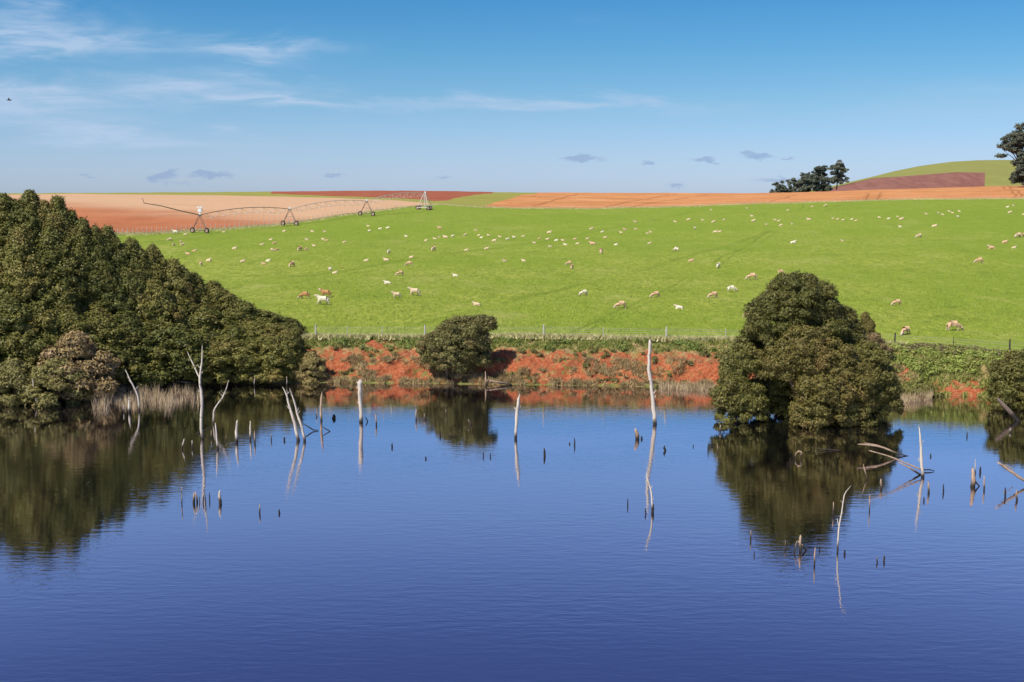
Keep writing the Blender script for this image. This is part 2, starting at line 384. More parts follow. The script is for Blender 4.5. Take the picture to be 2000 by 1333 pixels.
COLS = np.concatenate([np.arange(-2400, -100, 100), np.arange(-100, 2100, 5), np.arange(2100, 4401, 100)]).astype(float)
def curveY(pts, z0=None):
    """photo points -> distance as a function of column"""
    us, Ys = [], []
    for px, py in pts:
        p = at_z(px, py, z0) if z0 is not None else hit(px, py)
        us.append(1000 + F * p.x / p.y); Ys.append(p.y)
    o_ = np.argsort(us); return np.interp(COLS, np.array(us)[o_], np.array(Ys)[o_])
def strip(name, lo, hi, rows, mat, i0=0, i1=None, kind='structure', zfn=gz):
    i1 = len(COLS) if i1 is None else i1
    c = COLS[i0:i1]; lo = lo[i0:i1]; hi = hi[i0:i1]
    tt = np.linspace(0, 1, rows)[:, None]
    Y = lo[None, :] * (hi / lo)[None, :] ** tt; U = np.broadcast_to(c, Y.shape); Z = zfn(U, Y)
    X = (U - 1000) / F * Y
    V = np.stack([X, Y, Z], -1).reshape(-1, 3); n = len(c)
    a = (np.arange(rows - 1)[:, None] * n + np.arange(n - 1)[None, :]).ravel()
    Fq = np.stack([a, a + 1, a + n + 1, a + n], -1)
    o = link(name, np_mesh(name, V, Fq, mat, True, 4)); tag(o, kind=kind); return o
fenceY = curveY([(-1500, 660), (-300, 660), (600, 661), (1000, 662), (1300, 665), (1530, 668), (1753, 675), (2000, 692), (2400, 725), (3000, 800)], 3.3)
B = curveY([(-900, 474), (-300, 468), (0, 464), (270, 458), (350, 453.5), (450, 448), (560, 438.5), (700, 418), (800, 404.5), (860, 400.5), (900, 403), (940, 405.5), (1040, 408),
            (1150, 409), (1300, 405), (1500, 398), (1750, 391.5), (2000, 389), (2400, 388), (3000, 388)])
T1 = curveY([(-900, 381), (-300, 380.5), (0, 380), (100, 379.5), (200, 379.8), (330, 381), (450, 382.5), (560, 384.5), (700, 389), (800, 394), (850, 399), (866, 400.4), (900, 403), (940, 405.5), (955, 400), (1000, 388), (1045, 379), (1060, 378.8), (1100, 378.6), (1500, 378.6), (1750, 371.5), (2000, 364), (3000, 362)])
T2 = curveY([(-900, 380), (-300, 380), (0, 379.5), (100, 379), (200, 378.8), (400, 378.4), (545, 379), (600, 381.5), (700, 385), (800, 389), (850, 393.5), (875, 392), (960, 378.5), (1045, 377), (3000, 361)])
SK = np.full_like(COLS, 725.)
B = np.clip(B, 150, 700); T1 = np.maximum(np.clip(T1, 150, 722), B + .02)
ic = int(np.searchsorted(COLS, 905)); ir = int(np.searchsorted(COLS, 1050)); il = int(np.searchsorted(COLS, 545))
T1[ir:] = 724.9; T2 = np.maximum(np.clip(T2, 150, 724), T1 + .02); T2[:il - 2] = 724.9; T2[int(np.searchsorted(COLS, 962)):] = 724.95
strip('pasture', fenceY, B, 150, M['pasture'])
strip('red_field', B, T1, 40, M['redfield'], 0, ic + 1)
strip('orange_field', B, T1, 40, M['orange'], ic)
strip('grass_verge', T1, T2, 20, M['verge'], 0, ir + 1)
strip('dark_red_field', T2, SK, 20, M['darkred'], il - 3, int(np.searchsorted(COLS, 970)))
strip('ground', SK, np.full_like(COLS, 2900.), 30, M['ground'])
# the hill beyond, to the right
def hill_v(px): return np.interp(px, [1380, 1500, 1560, 1620, 1660, 1700, 1740, 1790, 1850, 1900, 1950, 2000, 2200, 2600, 3200], [392, 382, 374, 364, 355, 346, 336, 326, 318, 315, 314, 315, 322, 345, 392])
def brown_v(px): return np.interp(px, [1380, 1560, 1600, 1660, 1700, 1750, 1860, 1912, 2000, 3200], [396, 384, 372, 358, 349, 346, 338, 339, 344, 394])
def hill_strip(name, f0, Y0, f1, Y1, mat, p0, p1, rows=14):
    c = np.arange(p0, p1 + 1, 8.); tt = np.linspace(0, 1, rows)[:, None]
    Y = Y0(c)[None] + (Y1(c) - Y0(c))[None] * tt
    v = f0(c)[None] + (f1(c) - f0(c))[None] * (1 - (1 - tt) ** 1.25)
    X = (c[None] - 1000) / F * Y; Z = H - Y * (v - VH) / F + np.sin(X * .02) * .3 * tt
    V = np.stack([X + 0 * Y, Y, Z], -1).reshape(-1, 3); n = len(c)
    a = (np.arange(rows - 1)[:, None] * n + np.arange(n - 1)[None, :]).ravel()
    tag(link(name, np_mesh(name, V, np.stack([a, a + 1, a + n + 1, a + n], -1), mat, True, 4)), kind='structure')
foot = lambda c: np.full_like(c, 398.); Yf = lambda c: np.full_like(c, 820.); Yb = lambda c: np.full_like(c, 1000.); Yc = lambda c: np.full_like(c, 1180.)
hill_strip('brown_field', foot, Yf, brown_v, Yb, M['brown'], 1380, 1916)
hill_strip('hill', foot, Yf, brown_v, Yb, M['hillgrass'], 1916, 3196)
hill_strip('hill_crest', brown_v, Yb, hill_v, Yc, M['hillgrass'], 1380, 3196)
hill_strip('hill_back', hill_v, Yc, lambda c: np.full_like(c, 396.), lambda c: np.full_like(c, 1700.), M['hillgrass'], 1380, 3196)

# ---- bank between the waterline and the paddock fence
shoreY = curveY([(-1500, 800), (-600, 790), (0, 775), (180, 766), (300, 757), (430, 750), (600, 748), (800, 750), (1000, 752), (1300, 757), (1500, 764), (1700, 775), (1770, 782), (1840, 773), (1950, 777), (2050, 800), (2600, 850), (3200, 880)], 0)
RED = [(655, 712, 30, 24), (762, 722, 56, 20), (735, 674, 34, 7), (790, 738, 30, 8), (985, 716, 26, 18), (1045, 712, 52, 20), (1110, 738, 90, 10), (1182, 712, 16, 8), (1290, 715, 20, 9),
       (1340, 742, 60, 8), (1385, 727, 44, 26), (1240, 742, 60, 5), (1450, 725, 40, 24), (1765, 728, 9, 16), (1885, 765, 58, 9), (1880, 750, 44, 4)]
def redness(px, py):
    r = np.zeros_like(px)
    wx = np.sin(py * .31 + px * .05) * 9 + np.sin(px * .21) * 5; wy = np.sin(px * .17 + py * .1) * 4 + np.sin(px * .5 + 2) * 2
    for cx, cy, rx, ry in RED:
        r = np.maximum(r, np.exp(-(((px + wx - cx) / rx) ** 2 + ((py + wy - cy) / ry) ** 2) ** 1.5 * .8))
    return r
def project(X, Y, Z):
    d = Y * cp - (Z - H) * sp; upc = Y * sp + (Z - H) * cp
    return 1000 + F * X / d, 666.5 - F * upc / d
bc = np.concatenate([np.arange(-2400, -50, 60), np.arange(-50, 2060, 2.5), np.arange(2060, 4401, 60)]).astype(float)
bs = np.interp(bc, COLS, shoreY); bf = np.interp(bc, COLS, fenceY) + .25
BR = 52
tt = np.linspace(-.12, 1, BR)[:, None]
zprof = np.interp(tt, [-.12, 0, .10, .22, .40, .55, .78, 1], [-.8, 0, .22, .45, 1.7, 2.3, 2.95, 3.3])
Yb_ = bs[None] + (bf - bs)[None] * tt; Ub_ = np.broadcast_to(bc, Yb_.shape); Xb_ = (Ub_ - 1000) / F * Yb_
def n2(X, Y, s_, k):
    return np.sin(X * s_ + k) * np.cos(Y * s_ * 1.3 + k * 2) + .5 * np.sin(X * s_ * 2.3 + Y * s_ * 1.7 + k * 3) + .35 * np.sin(X * s_ * 4.1 - Y * s_ * 3.3 + k)
wgt = np.clip(tt * 6, 0, 1) * np.clip((1 - tt) * 6, 0, 1)
Zb_ = zprof + wgt * (n2(Xb_, Yb_, .7, 1) * .16 + n2(Xb_, Yb_, 2.1, 4) * .09 + rng.normal(0, .035, Xb_.shape))
Yb_ = Yb_ + wgt * n2(Xb_, Zb_ * 2, .45, 7) * .35
PXb, PYb = project(Xb_, Yb_, Zb_)
redm = np.maximum(redness(PXb, PYb), np.where((PXb < 1500) & (PXb > 600), .62, .0) * np.clip((.74 - tt) * 6, 0, 1) * np.clip(tt * 12, 0, 1))
vegm = np.clip(.5 + .35 * n2(Xb_, Yb_ * 1.2, .9, 3) + .2 * n2(Xb_, Yb_, 2.7, 8), 0, 1)
n = len(bc); a = (np.arange(BR - 1)[:, None] * n + np.arange(n - 1)[None, :]).ravel()
def bank_fn(t, b):
    co = t.objco(); at_ = t.n('ShaderNodeAttribute', attribute_name='bare').outputs['Fac']; gv = t.n('ShaderNodeAttribute', attribute_name='green').outputs['Fac']
    n1 = t.noise(co, .9, 5, .65); n2_ = t.noise(co, 4, 4, .7)
    red = t.ramp(n2_, [(.3, (.20, .045, .018)), (.48, (.31, .085, .036)), (.60, (.40, .130, .058)), (.8, (.44, .21, .11))])
    grn = t.ramp(n2_, [(.3, (.10, .11, .03)), (.6, (.20, .20, .06)), (.8, (.30, .27, .11))])
    tan = t.ramp(n2_, [(.3, (.20, .14, .06)), (.6, (.32, .25, .11)), (.8, (.46, .37, .19))])
    veg = t.mix(t.step(t.m('ADD', gv, t.m('MULTIPLY_ADD', n1, .8, -.4)), .35, .65), tan, grn)
    n3 = t.noise(t.scalevec(co, (1, 1, 1.6)), 2.3, 4, .7)
    f = t.step(t.m('ADD', t.m('ADD', at_, t.m('MULTIPLY_ADD', n1, 1.7, -.85)), t.m('MULTIPLY_ADD', n3, 2.4, -1.25)), .22, .62)
    red = t.mix(t.m('MULTIPLY', t.step(n3, .52, .64), .45), red, (.30, .17, .085))
    t.set(b.inputs['Base Color'], t.mix(f, veg, red)); bump(t, b, n2_, .7, .15)
M['bank'] = material('red_earth_bank', bank_fn, .95, .1)
me = np_mesh('bank', np.stack([Xb_, Yb_, Zb_], -1).reshape(-1, 3), np.stack([a, a + 1, a + n + 1, a + n], -1), M['bank'], True, 4)
for nm, arr in (('bare', redm), ('green', vegm)):
    at_ = me.attributes.new(nm, 'FLOAT', 'POINT'); at_.data.foreach_set('value', arr.astype(np.float32).ravel())
tag(link('bank', me), kind='structure')

# ---- water
def water_fn(t, b):
    co = t.objco(); xx, yy, zz = t.sep(co)
    calm = t.m('MULTIPLY_ADD', t.step(t.noise(t.scalevec(co, (.4, 1, 1)), .05, 3, .5), .34, .62), .7, .30)
    amp = t.m('MULTIPLY', calm, t.m('MULTIPLY_ADD', t.step(yy, 107, 101), .85, .15))
    w1 = t.noise(t.scalevec(co, (.55, 1.8, 1)), 1.35, 3, .55, .3)
    w2 = t.noise(t.scalevec(co, (.8, 2.2, 1)), 4.0, 2, .5, .2)
    h = t.m('MULTIPLY', t.m('ADD', w1, t.m('MULTIPLY', w2, .14)), amp)
    bp = t.n('ShaderNodeBump'); bp.inputs['Strength'].default_value = 1.0; bp.inputs['Distance'].default_value = .0105
    t.L.new(h, bp.inputs['Height'])
    b.inputs['Base Color'].default_value = (.002, .003, .006, 1)
    b.inputs['Roughness'].default_value = .2; b.inputs['Specular IOR Level'].default_value = 0
    gl = t.n('ShaderNodeBsdfGlossy'); gl.inputs['Roughness'].default_value = .03; gl.inputs['Color'].default_value = (1, .95, .98, 1)
    t.L.new(bp.outputs[0], gl.inputs['Normal']); t.L.new(bp.outputs[0], b.inputs['Normal'])
    lw = t.n('ShaderNodeLayerWeight'); lw.inputs['Blend'].default_value = .5; t.L.new(bp.outputs[0], lw.inputs['Normal'])
    f = t.m('MULTIPLY_ADD', t.m('POWER', lw.outputs['Facing'], 1.2), .95, .01, clamp=True)
    mx = t.n('ShaderNodeMixShader'); t.L.new(f, mx.inputs[0]); t.L.new(b.outputs[0], mx.inputs[1]); t.L.new(gl.outputs[0], mx.inputs[2])
    t.L.new(mx.outputs[0], t.N['Material Output'].inputs[0])
M['water'] = material('lake_water', water_fn, .03, .5)
V = []; Fq = []
gx = np.linspace(-700, 700, 15); gy = np.linspace(-300, 135, 9)
V = np.array([(x_, y_, 0) for y_ in gy for x_ in gx]); n = len(gx)
a = (np.arange(len(gy) - 1)[:, None] * n + np.arange(n - 1)[None, :]).ravel()
tag(link('water', np_mesh('water', V, np.stack([a, a + 1, a + n + 1, a + n], -1), M['water'], False, 4)), kind='structure')
tag(link('lake_bed', np_mesh('lake_bed', V + np.array([0, 0, -2.0]), np.stack([a, a + 1, a + n + 1, a + n], -1), M['bark'], False, 4)), kind='structure')

# ------------------------------------------------------------------ foliage
def leaves(P, Nn, size, jit=.55, aspect=1.6):
    """triangular leaf sprays at points P with rough normals Nn"""
    k = len(P); Nn = Nn + rng.normal(0, jit, (k, 3)); Nn /= np.linalg.norm(Nn, axis=1, keepdims=True) + 1e-9
    t_ = np.cross(Nn, rng.normal(0, 1, (k, 3))); t_ /= np.linalg.norm(t_, axis=1, keepdims=True) + 1e-9
    b_ = np.cross(Nn, t_); s_ = size * rng.uniform(.6, 1.35, (k, 1))
    V = np.stack([P - b_ * s_ * .5, P + b_ * s_ * .5, P + t_ * s_ * aspect * rng.uniform(.7, 1.1, (k, 1))], 1).reshape(-1, 3)
    return V, np.arange(3 * k).reshape(-1, 3)
ICO = None
def ico():
    global ICO
    if ICO is None:
        import bmesh
        bm = bmesh.new(); bmesh.ops.create_icosphere(bm, subdivisions=2, radius=1)
        ICO = (np.array([v.co[:] for v in bm.verts]), np.array([[v.index for v in f.verts] for f in bm.faces])); bm.free()
    return ICO
def sphere_dirs(k):
    d = rng.normal(0, 1, (k, 3)); return d / np.linalg.norm(d, axis=1, keepdims=True)
def pads(C, Rr, Out, nleaf, size, flat=.62, core=.72, shaggy=.10, updir=.35):
    """leafy pads: centres C, radii Rr, outward directions Out"""
    Vs = []; Fs = []; off = 0; iv, if_ = ico()
    for c, r, o_ in zip(C, Rr, Out):
        d = sphere_dirs(nleaf * 2)
        keep = (d @ (o_ * .8 + np.array([0, 0, updir]))) > -.25
        d = d[keep][:nleaf]; k3 = rng.uniform(0, 6, 3)
        f = 1 + .16 * np.sin(d[:, 0] * 5 + k3[0]) * np.sin(d[:, 1] * 5 + k3[1]) + .13 * np.sin(d[:, 2] * 9 + d[:, 0] * 6 + k3[2]) + rng.normal(0, shaggy, len(d))
        P = c + d * (r * f)[:, None] * np.array([1, 1, flat])
        v, fc = leaves(P, d * np.array([1, 1, 1.4]) + np.array([0, 0, .2]), size); Vs.append(v); Fs.append(fc + off); off += len(v)
        cvn = c + iv * r * core * np.array([1, 1, flat * .9]) * (1 + .15 * np.sin(iv[:, :1] * 4 + k3[0])); Vs.append(cvn); Fs.append(if_ + off); off += len(cvn)
    return np.concatenate(Vs), np.concatenate(Fs)
def dome(Rx, h, z0=0.0, power=2.2, waist=.75, pw=.72, lop=.12):
    """points and outward normals on a domed crown surface"""
    def f(k, pr):
        tt_ = rng.beta(1.0, 1.15, k) * .99; th = rng.uniform(0, 2 * math.pi, k); ph = rng.uniform(0, 6, 3)
        rr = Rx * np.minimum(1, waist + 1.1 * tt_) * (1 - tt_ ** power) ** pw
        rr = rr * (1 + lop * np.sin(th * 3 + tt_ * 9 + ph[0]) + lop * .7 * np.sin(th * 2 - tt_ * 14 + ph[1])) - pr * .75
        rr = np.maximum(rr + rng.uniform(-.60, .30, k), 0)
        P = np.stack([rr * np.cos(th), rr * np.sin(th), z0 + tt_ * (h - z0) - pr * .3 * tt_], -1)
        O = np.stack([np.cos(th), np.sin(th), .25 + 1.2 * tt_ ** 2], -1); O /= np.linalg.norm(O, axis=1, keepdims=True)
        return P, O
    return f
def crown_mesh(name, fn, k, rr, nleaf, size, mat, **kw):
    r = rng.uniform(rr[0], rr[1], k); P, O = fn(k, r)
    V, Fc = pads(P, r, O, nleaf, size, **kw); return np_mesh(name, V, Fc, mat)
def trunk_mesh(h, r, lean=(0, 0), limbs=4, spread=1.2):
    mb = MB(); pts = [(lean[0] * t_ ** 1.3 * h + math.sin(t_ * 5) * .1, lean[1] * t_ * h, -.4 + t_ * h) for t_ in (0, .15, .35, .6, .85, 1)]
    mb.tube(pts, [r, r * .85, r * .7, r * .5, r * .3, r * .15], 8, rough=.1)
    for i in range(limbs):
        t_ = random.uniform(.3, .8); th = random.uniform(0, 6.28); p = Vector((lean[0] * t_ ** 1.3 * h, lean[1] * t_ * h, -.4 + t_ * h))
        q = p + Vector((math.cos(th) * spread, math.sin(th) * spread, h * .14))
        mb.tube([p, p.lerp(q, .5) + Vector((0, 0, -.1)), q], [r * .35, r * .25, r * .1], 5)
    return mb.mesh('trunk', M['bark'], True)

def plant(name, label, cat, loc, crown, trunk, sx, sz, rz, group=None, mat=None):
    t_ = empty(name, loc, rz); tag(t_, label, cat, group); t_.scale = (sx, sx, sz)
    c = link('crown', crown, t_)
    if mat: c.material_slots[0].link = 'OBJECT'; c.material_slots[0].material = mat
    link('trunk', trunk, t_)
    return t_
# ---- the wood on the left bank
kinds = {
    'tall': [(crown_mesh('crown', dome(4.4, 15, .3, 2.4, 1.0, .85, .14), 760, (.30, .74), 120, .145, M['leaf'], flat=.88, shaggy=.19), trunk_mesh(13.5, .28), 4.4, 15) for _ in range(3)],
    'mid': [(crown_mesh('crown', dome(3.9, 11, .3, 2.3, 1.0, .85, .14), 560, (.30, .70), 120, .14, M['leaf'], flat=.88, shaggy=.19), trunk_mesh(10, .22), 3.9, 11) for _ in range(3)],
    'low': [(crown_mesh('crown', dome(3.3, 6.6, .15, 2.2, 1.0, .85, .14), 330, (.28, .64), 120, .13, M['leaf'], flat=.88, shaggy=.19), trunk_mesh(5.6, .18), 3.3, 6.6) for _ in range(3)]}
wood_c = [crown_mesh('crown', dome(2.5, 4.2, .1, 3.0, waist=1.0), 160, (.26, .58), 120, .13, M['leaf'], flat=.88, shaggy=.19) for _ in range(3)]; wood_t = trunk_mesh(3.2, .14, limbs=4, spread=1.2)
back = [(-130, 420, 130), (-60, 395, 120), (5, 381, 108), (58, 374, 92), (112, 388, 84), (30, 392, 90), (86, 394, 84), (138, 415, 70), (160, 430, 80), (186, 446, 70), (210, 447, 76), (256, 468, 74), (298, 482, 72), (338, 510, 74), (376, 537, 78), (416, 552, 84), (458, 588, 76), (500, 606, 72), (542, 620, 66)]
midr = [(-80, 480, 130), (-20, 462, 118), (42, 448, 108), (98, 458, 100), (150, 492, 96), (200, 512, 92), (250, 530, 90), (300, 552, 90), (350, 580, 88), (400, 606, 88), (446, 628, 84), (492, 632, 76), (536, 636, 62)]
frontr = [(-90, 590, 130), (-30, 585, 120), (22, 580, 108), (78, 590, 104), (132, 596, 100), (190, 606, 98), (240, 612, 94), (290, 628, 94), (340, 640, 90), (390, 650, 90), (438, 662, 84), (486, 668, 80), (528, 655, 66), (556, 650, 44)]
ords = ['first', 'second', 'third', 'fourth', 'fifth', 'sixth', 'seventh', 'eighth', 'ninth', 'tenth', 'eleventh', 'twelfth', 'thirteenth', 'fourteenth', 'fifteenth', 'sixteenth', 'seventeenth', 'eighteenth', 'nineteenth', 'twentieth']
i_t = 0
for rname, row, kind, dist in (('back', back, 'tall', 8.2), ('middle', midr, 'mid', 5.2), ('waterside', frontr, 'low', 1.7)):
    vis = 0
    for (px, ty, wpx) in row:
        u = px; Ys = float(np.interp(u, COLS, shoreY)); Y = Ys + dist + random.uniform(-.7, .7)
        base_z = float(np.interp((Y - Ys) / 8.0, [0, .4, 1], [.0, 1.2, 3.0]))
        top = at(px, ty, Y); h = top.z - base_z
        crown, trunk, r0, h0 = kinds[kind][i_t % 3]
        k_h = kind
        if h < 8.5 and kind != 'low': crown, trunk, r0, h0 = kinds['low'][i_t % 3]
        elif h < 12 and kind == 'tall': crown, trunk, r0, h0 = kinds['mid'][i_t % 3]
        if h < 4.8: crown, trunk, r0, h0 = wood_c[i_t % 3], wood_t, 2.5, 4.2
        sx = (wpx * 1.7 / F * Y / 2) / r0
        if px > -45: vis += 1; ordn = ords[vis - 1]; lab = f'olive-green bushy tree, {ordn} from the left in the {rname} row of the left wood'
        else: ordn = 'x'; lab = f'olive-green bushy tree cut by the left edge, {rname} row of the left wood' if px > -75 else f'olive-green bushy tree just outside the left edge, {rname} row of the left wood' 
        plant('shore_tree', lab, 'tree', (top.x, Y, base_z), crown, trunk, sx, h / h0 * 1.0, random.uniform(0, 6.28), 'trees of the wood on the left shore')
        i_t += 1
# ---- pale bushes at the foot of the wood
low_c = [k_[0] for k_ in kinds['low']]; low_t = [k_[1] for k_ in kinds['low']]
def bush(name, label, px, top, bot, wpx, mat, v=0, dY=1.2, cat='bush', Y=None, group=None):
    p = at_z(px, bot, 0); Yq = Y or p.y + dY; bz = at(px, bot, Yq).z if Y else max(0, .05)
    tp = at(px, top, Yq); q = plant(name, label, cat, (tp.x, Yq, bz - .1), bush_c[v % 3], bush_t, wpx / F * Yq / 2 / 2.3, (tp.z - bz + .1) / 4.2, random.uniform(0, 6.28), group, mat)
    return q
bush_c = [crown_mesh('crown', dome(2.3, 4.2, .15, 3.0, waist=.95), 95, (.38, .75), 190, .15, M['leaf']) for _ in range(3)]
bush_t = trunk_mesh(3.4, .13, limbs=5, spread=1.4)
bush('shore_bush', 'round pinkish-brown bush in front of the wood on the left shore', 148, 652, 775, 150, M['leaf_pink'], 0, -.9)
bush('shore_bush', 'pale olive bush hanging over the water left of the pinkish-brown bush', 108, 702, 784, 125, M['leaf_olive'], 1, -.8)
bush('shore_bush', 'pale olive bush at the water by the left edge of the photo', 28, 704, 784, 105, M['leaf_olive'], 2, -.8)
bush('shore_bush', 'small pinkish bush right of the round pinkish-brown one', 192, 690, 768, 60, M['leaf_pink'], 2, -.6)
bush('shore_bush', 'small brownish-green bush at the right end of the wood beside the red bank', 609, 688, 748, 60, M['leaf_olive'], 1, .8)
bush('shore_bush', 'low dark green bush tucked behind the small brownish bush at the wood end', 578, 640, 748, 40, M['leaf'], 0, 2.6)

# ---- big round bush in the middle of the bank
# ---- flooded island trees
def island_tree(label, lobes, mat, k_per=46, cat='tree', trunk_at=None, leafs=250, rr=(.30, .74), droop=True, zbase=0, name='flooded_tree'):
    """lobes: (px, py centre, rx px, ry px, Y) ellipsoids making up the crown"""
    Ps = []; Os = []; cx = np.mean([l[0] for l in lobes]); Ym = np.mean([l[4] for l in lobes])
    base = at_z(trunk_at or cx, 822, 0); base.y = Ym; base.x = at(trunk_at or cx, 800, Ym).x; base.z = 0
    rads = []
    for px, py, rx, ry, Y in lobes:
        c = at(px, py, Y); rx, ry = rx / F * Y, ry / F * Y; k = int(k_per * (rx * ry) ** .5 * 1.1) + 6
        d = sphere_dirs(k * 3); d = d[(d[:, 2] > -.55)][:k]; r = rng.uniform(*rr, len(d)); rads.append(r); rx_j = rng.uniform(-.75, .22, len(d))
        P = np.array(c) - np.array(base) + d * np.stack([np.maximum(rx - r * .8 + rx_j, .1), np.maximum(rx * .9 - r * .8 + rx_j, .1), np.maximum(ry - r * .6 + rx_j, .1)], -1)
        Ps.append(P); Os.append(d)
    kk = 0
    for px, py, rx, ry, Y in lobes:                     # boughs drooping to the water
        if not droop or at(px, py + ry, Y).z > 2.2: continue
        c = at(px, py, Y) - base; rx = rx / F * Y; k = int(rx * 14); th = rng.uniform(0, 2 * math.pi, k); q = rng.uniform(.55, 1, k) ** .5
        r = rng.uniform(.3, .6, k); z_ = rng.uniform(.1, max(.5, c.z - .2), k)
        Ps.append(np.stack([c.x + (rx * q - r * .6) * np.cos(th), c.y + (rx * q * .85 - r * .6) * np.sin(th), z_], -1)); rads.append(r)
        Os.append(np.stack([np.cos(th), np.sin(th), .3 + 0 * th], -1))
    P = np.concatenate(Ps); O = np.concatenate(Os); r = np.concatenate(rads)
    ok = P[:, 2] > .12 * 1; P = P[ok]; O = O[ok]; r = r[ok]
    V, Fc = pads(P, r, O, leafs, .11, flat=.66, core=.64, shaggy=.12)
    V[:, 2] = np.maximum(V[:, 2], .02)
    t_ = empty(name, base); tag(t_, label, cat)
    link('crown', np_mesh('crown', V, Fc, mat), t_)
    mb = MB()
    for px, py, rx, ry, Y in lobes:
        c = at(px, py, Y) - base; q = Vector((random.uniform(-.3, .3), random.uniform(-.3, .3), -1))
        mb.tube([q, q.lerp(c, .35) + Vector((random.uniform(-.4, .4), 0, 0)), q.lerp(c, .7), c], [.2, .16, .12, .06], 7, rough=.1)
    mb.build('trunk', M['bark'], t_, True); return t_
island_tree('tall dark domed tree at the back of the flooded clump', [(1560, 590, 72, 56, 93.5), (1515, 628, 66, 60, 93.5), (1605, 640, 62, 60, 93.5), (1490, 690, 56, 62, 93), (1560, 700, 80, 80, 93.5), (1640, 690, 50, 55, 93.5), (1515, 765, 50, 52, 94), (1600, 770, 60, 50, 94)], M['leaf_island'], trunk_at=1560)
island_tree('dark rounded low tree at the left end of the flooded clump', [(1448, 712, 38, 40, 92), (1430, 762, 38, 44, 91.5), (1462, 780, 36, 34, 91.5)], M['leaf_island'], trunk_at=1450)
island_tree('broad rusty-olive tree at the front of the flooded clump', [(1570, 690, 54, 55, 90.5), (1618, 715, 56, 62, 90.5), (1530, 715, 44, 44, 90.5), (1610, 762, 64, 56, 89.8), (1585, 800, 40, 24, 89.3), (1660, 745, 52, 55, 90.2)], M['leaf_rust'], trunk_at=1600)
island_tree('dark green tree at the right end of the flooded clump', [(1690, 725, 52, 56, 91.5), (1722, 770, 38, 44, 91.5), (1680, 785, 50, 38, 90.5), (1648, 800, 36, 24, 90)], M['leaf_island'], trunk_at=1700)
island_tree('small dark side tree high on the right of the flooded clump', [(1640, 645, 42, 44, 97), (1656, 690, 42, 44, 97)], M['leaf_island'], trunk_at=1660)
bush('brown_bush', 'brown thin-leaved bush on the bank right of the flooded clump', 1708, 652, 712, 66, M['leaf_pink'], 0, Y=108)
bush('brown_bush', 'upright brown bush behind the top right of the flooded clump', 1692, 612, 700, 46, M['leaf_rust'], 1, Y=110)
# ---- big rounded bush in the middle of the bank
island_tree('large rounded dark green bush leaning right over the red bank', [(868, 684, 54, 40, 111.3), (905, 652, 50, 34, 111.5), (942, 634, 24, 20, 111.8), (918, 688, 42, 46, 111.4), (884, 708, 42, 28, 111)],
            M['leaf_bush'], k_per=44, cat='bush', trunk_at=885, leafs=210, rr=(.28, .62), name='bank_bush', droop=False)
# ---- tree at the right edge
island_tree('dark round tree leaning in from the right edge over the water', [(1985, 728, 46, 42, 97), (1972, 760, 38, 34, 97), (2020, 770, 60, 60, 97), (2050, 720, 60, 60, 98)], M['leaf_island'], trunk_at=2010, name='leaning_tree')
mb = MB(); Y0 = at_z(1988, 823, 0).y
mb.tube([at(1992, 828, Y0), at(1988, 822, Y0), at(1972, 804, Y0 + .3), at(1955, 786, Y0 + .6), at(1948, 778, Y0 + .8)], [.16, .16, .17, .15, .1], 8, rough=.12)
tag(mb.build('dead_tree', M['wood_dark'], None, True, at(1988, 822, Y0)), 'black leaning trunk rising left out of the water under the right edge tree', 'dead trunk')
mb = MB(); base = at(2005, 712, 100)
for i in range(26):
    th = random.uniform(-.9, 1.6); L = random.uniform(.5, 1.5)
    q = base + Vector((-math.sin(th) * L, random.uniform(-.5, .5), math.cos(th) * L * .8)); mb.tube([base + Vector((random.uniform(-.3, .3), 0, random.uniform(-.5, .3))), base.lerp(q, .6) + Vector((0, 0, .08)), q], [.035, .025, .01], 4)
tag(mb.build('dead_shrub', M['wood_pale'], None, False, base), 'bleached leafless shrub sticking out above the right edge tree', 'shrub')

# ------------------------------------------------------------------ gum trees on the hill
def gum(label, px, top, bot, wpx, Y, seed, cat='tree', lobes=14, name='gum_tree', lowf=.35, group=None):
    rs = np.random.default_rng(seed); tp = at(px, top, Y); bt = at(px, bot, Y); h = tp.z - bt.z; wd = wpx / F * Y
    k = lobes; C = []; Rr = []
    for i in range(k):
        z_ = h * rs.uniform(lowf, .92); s_ = 1 - .55 * max(0, (z_ / h - .6) / .4)
        C.append((rs.uniform(-.42, .42) * wd * s_, rs.uniform(-.3, .3) * wd * s_, z_)); Rr.append(rs.uniform(.10, .17) * wd)
    C = np.array(C); Rr = np.array(Rr); O = np.tile(np.array([0, 0, 1.]), (k, 1))
    Cs = np.repeat(C, 5, 0) + rs.normal(0, 1, (k * 5, 3)) * np.repeat(Rr, 5)[:, None] * .7; R2 = np.repeat(Rr, 5) * .55
    V, Fc = pads(Cs, R2, np.repeat(O, 5, 0), 120, max(.45, wd * .040), flat=.75, core=.75, shaggy=.25)
    t_ = empty(name, bt); tag(t_, label, cat, group); link('crown', np_mesh('crown', V, Fc, M['leaf_gum']), t_)
    mb = MB(); r0 = h * .022; mb.tube([(0, 0, -1), (.02 * h, 0, h * .25), (-.02 * h, 0, h * .5), (0, 0, h * .85)], [r0 * 1.3, r0, r0 * .7, r0 * .2], 7)
    for c in C: mb.tube([(0, 0, h * .3), (c[0] * .5, c[1] * .5, h * .3 + (c[2] - h * .3) * .6), tuple(c)], [r0 * .5, r0 * .35, r0 * .1], 5)
    mb.build('trunk', M['bark'], t_, True)
gum('tall gum tree with open crown at the right edge of the skyline', 1990, 254, 352, 70, 640, 1, lobes=26, lowf=.45)
gum('dense dark tree at the foot of the tall gum at the right edge', 2012, 304, 358, 60, 630, 2, lobes=30, lowf=.06)
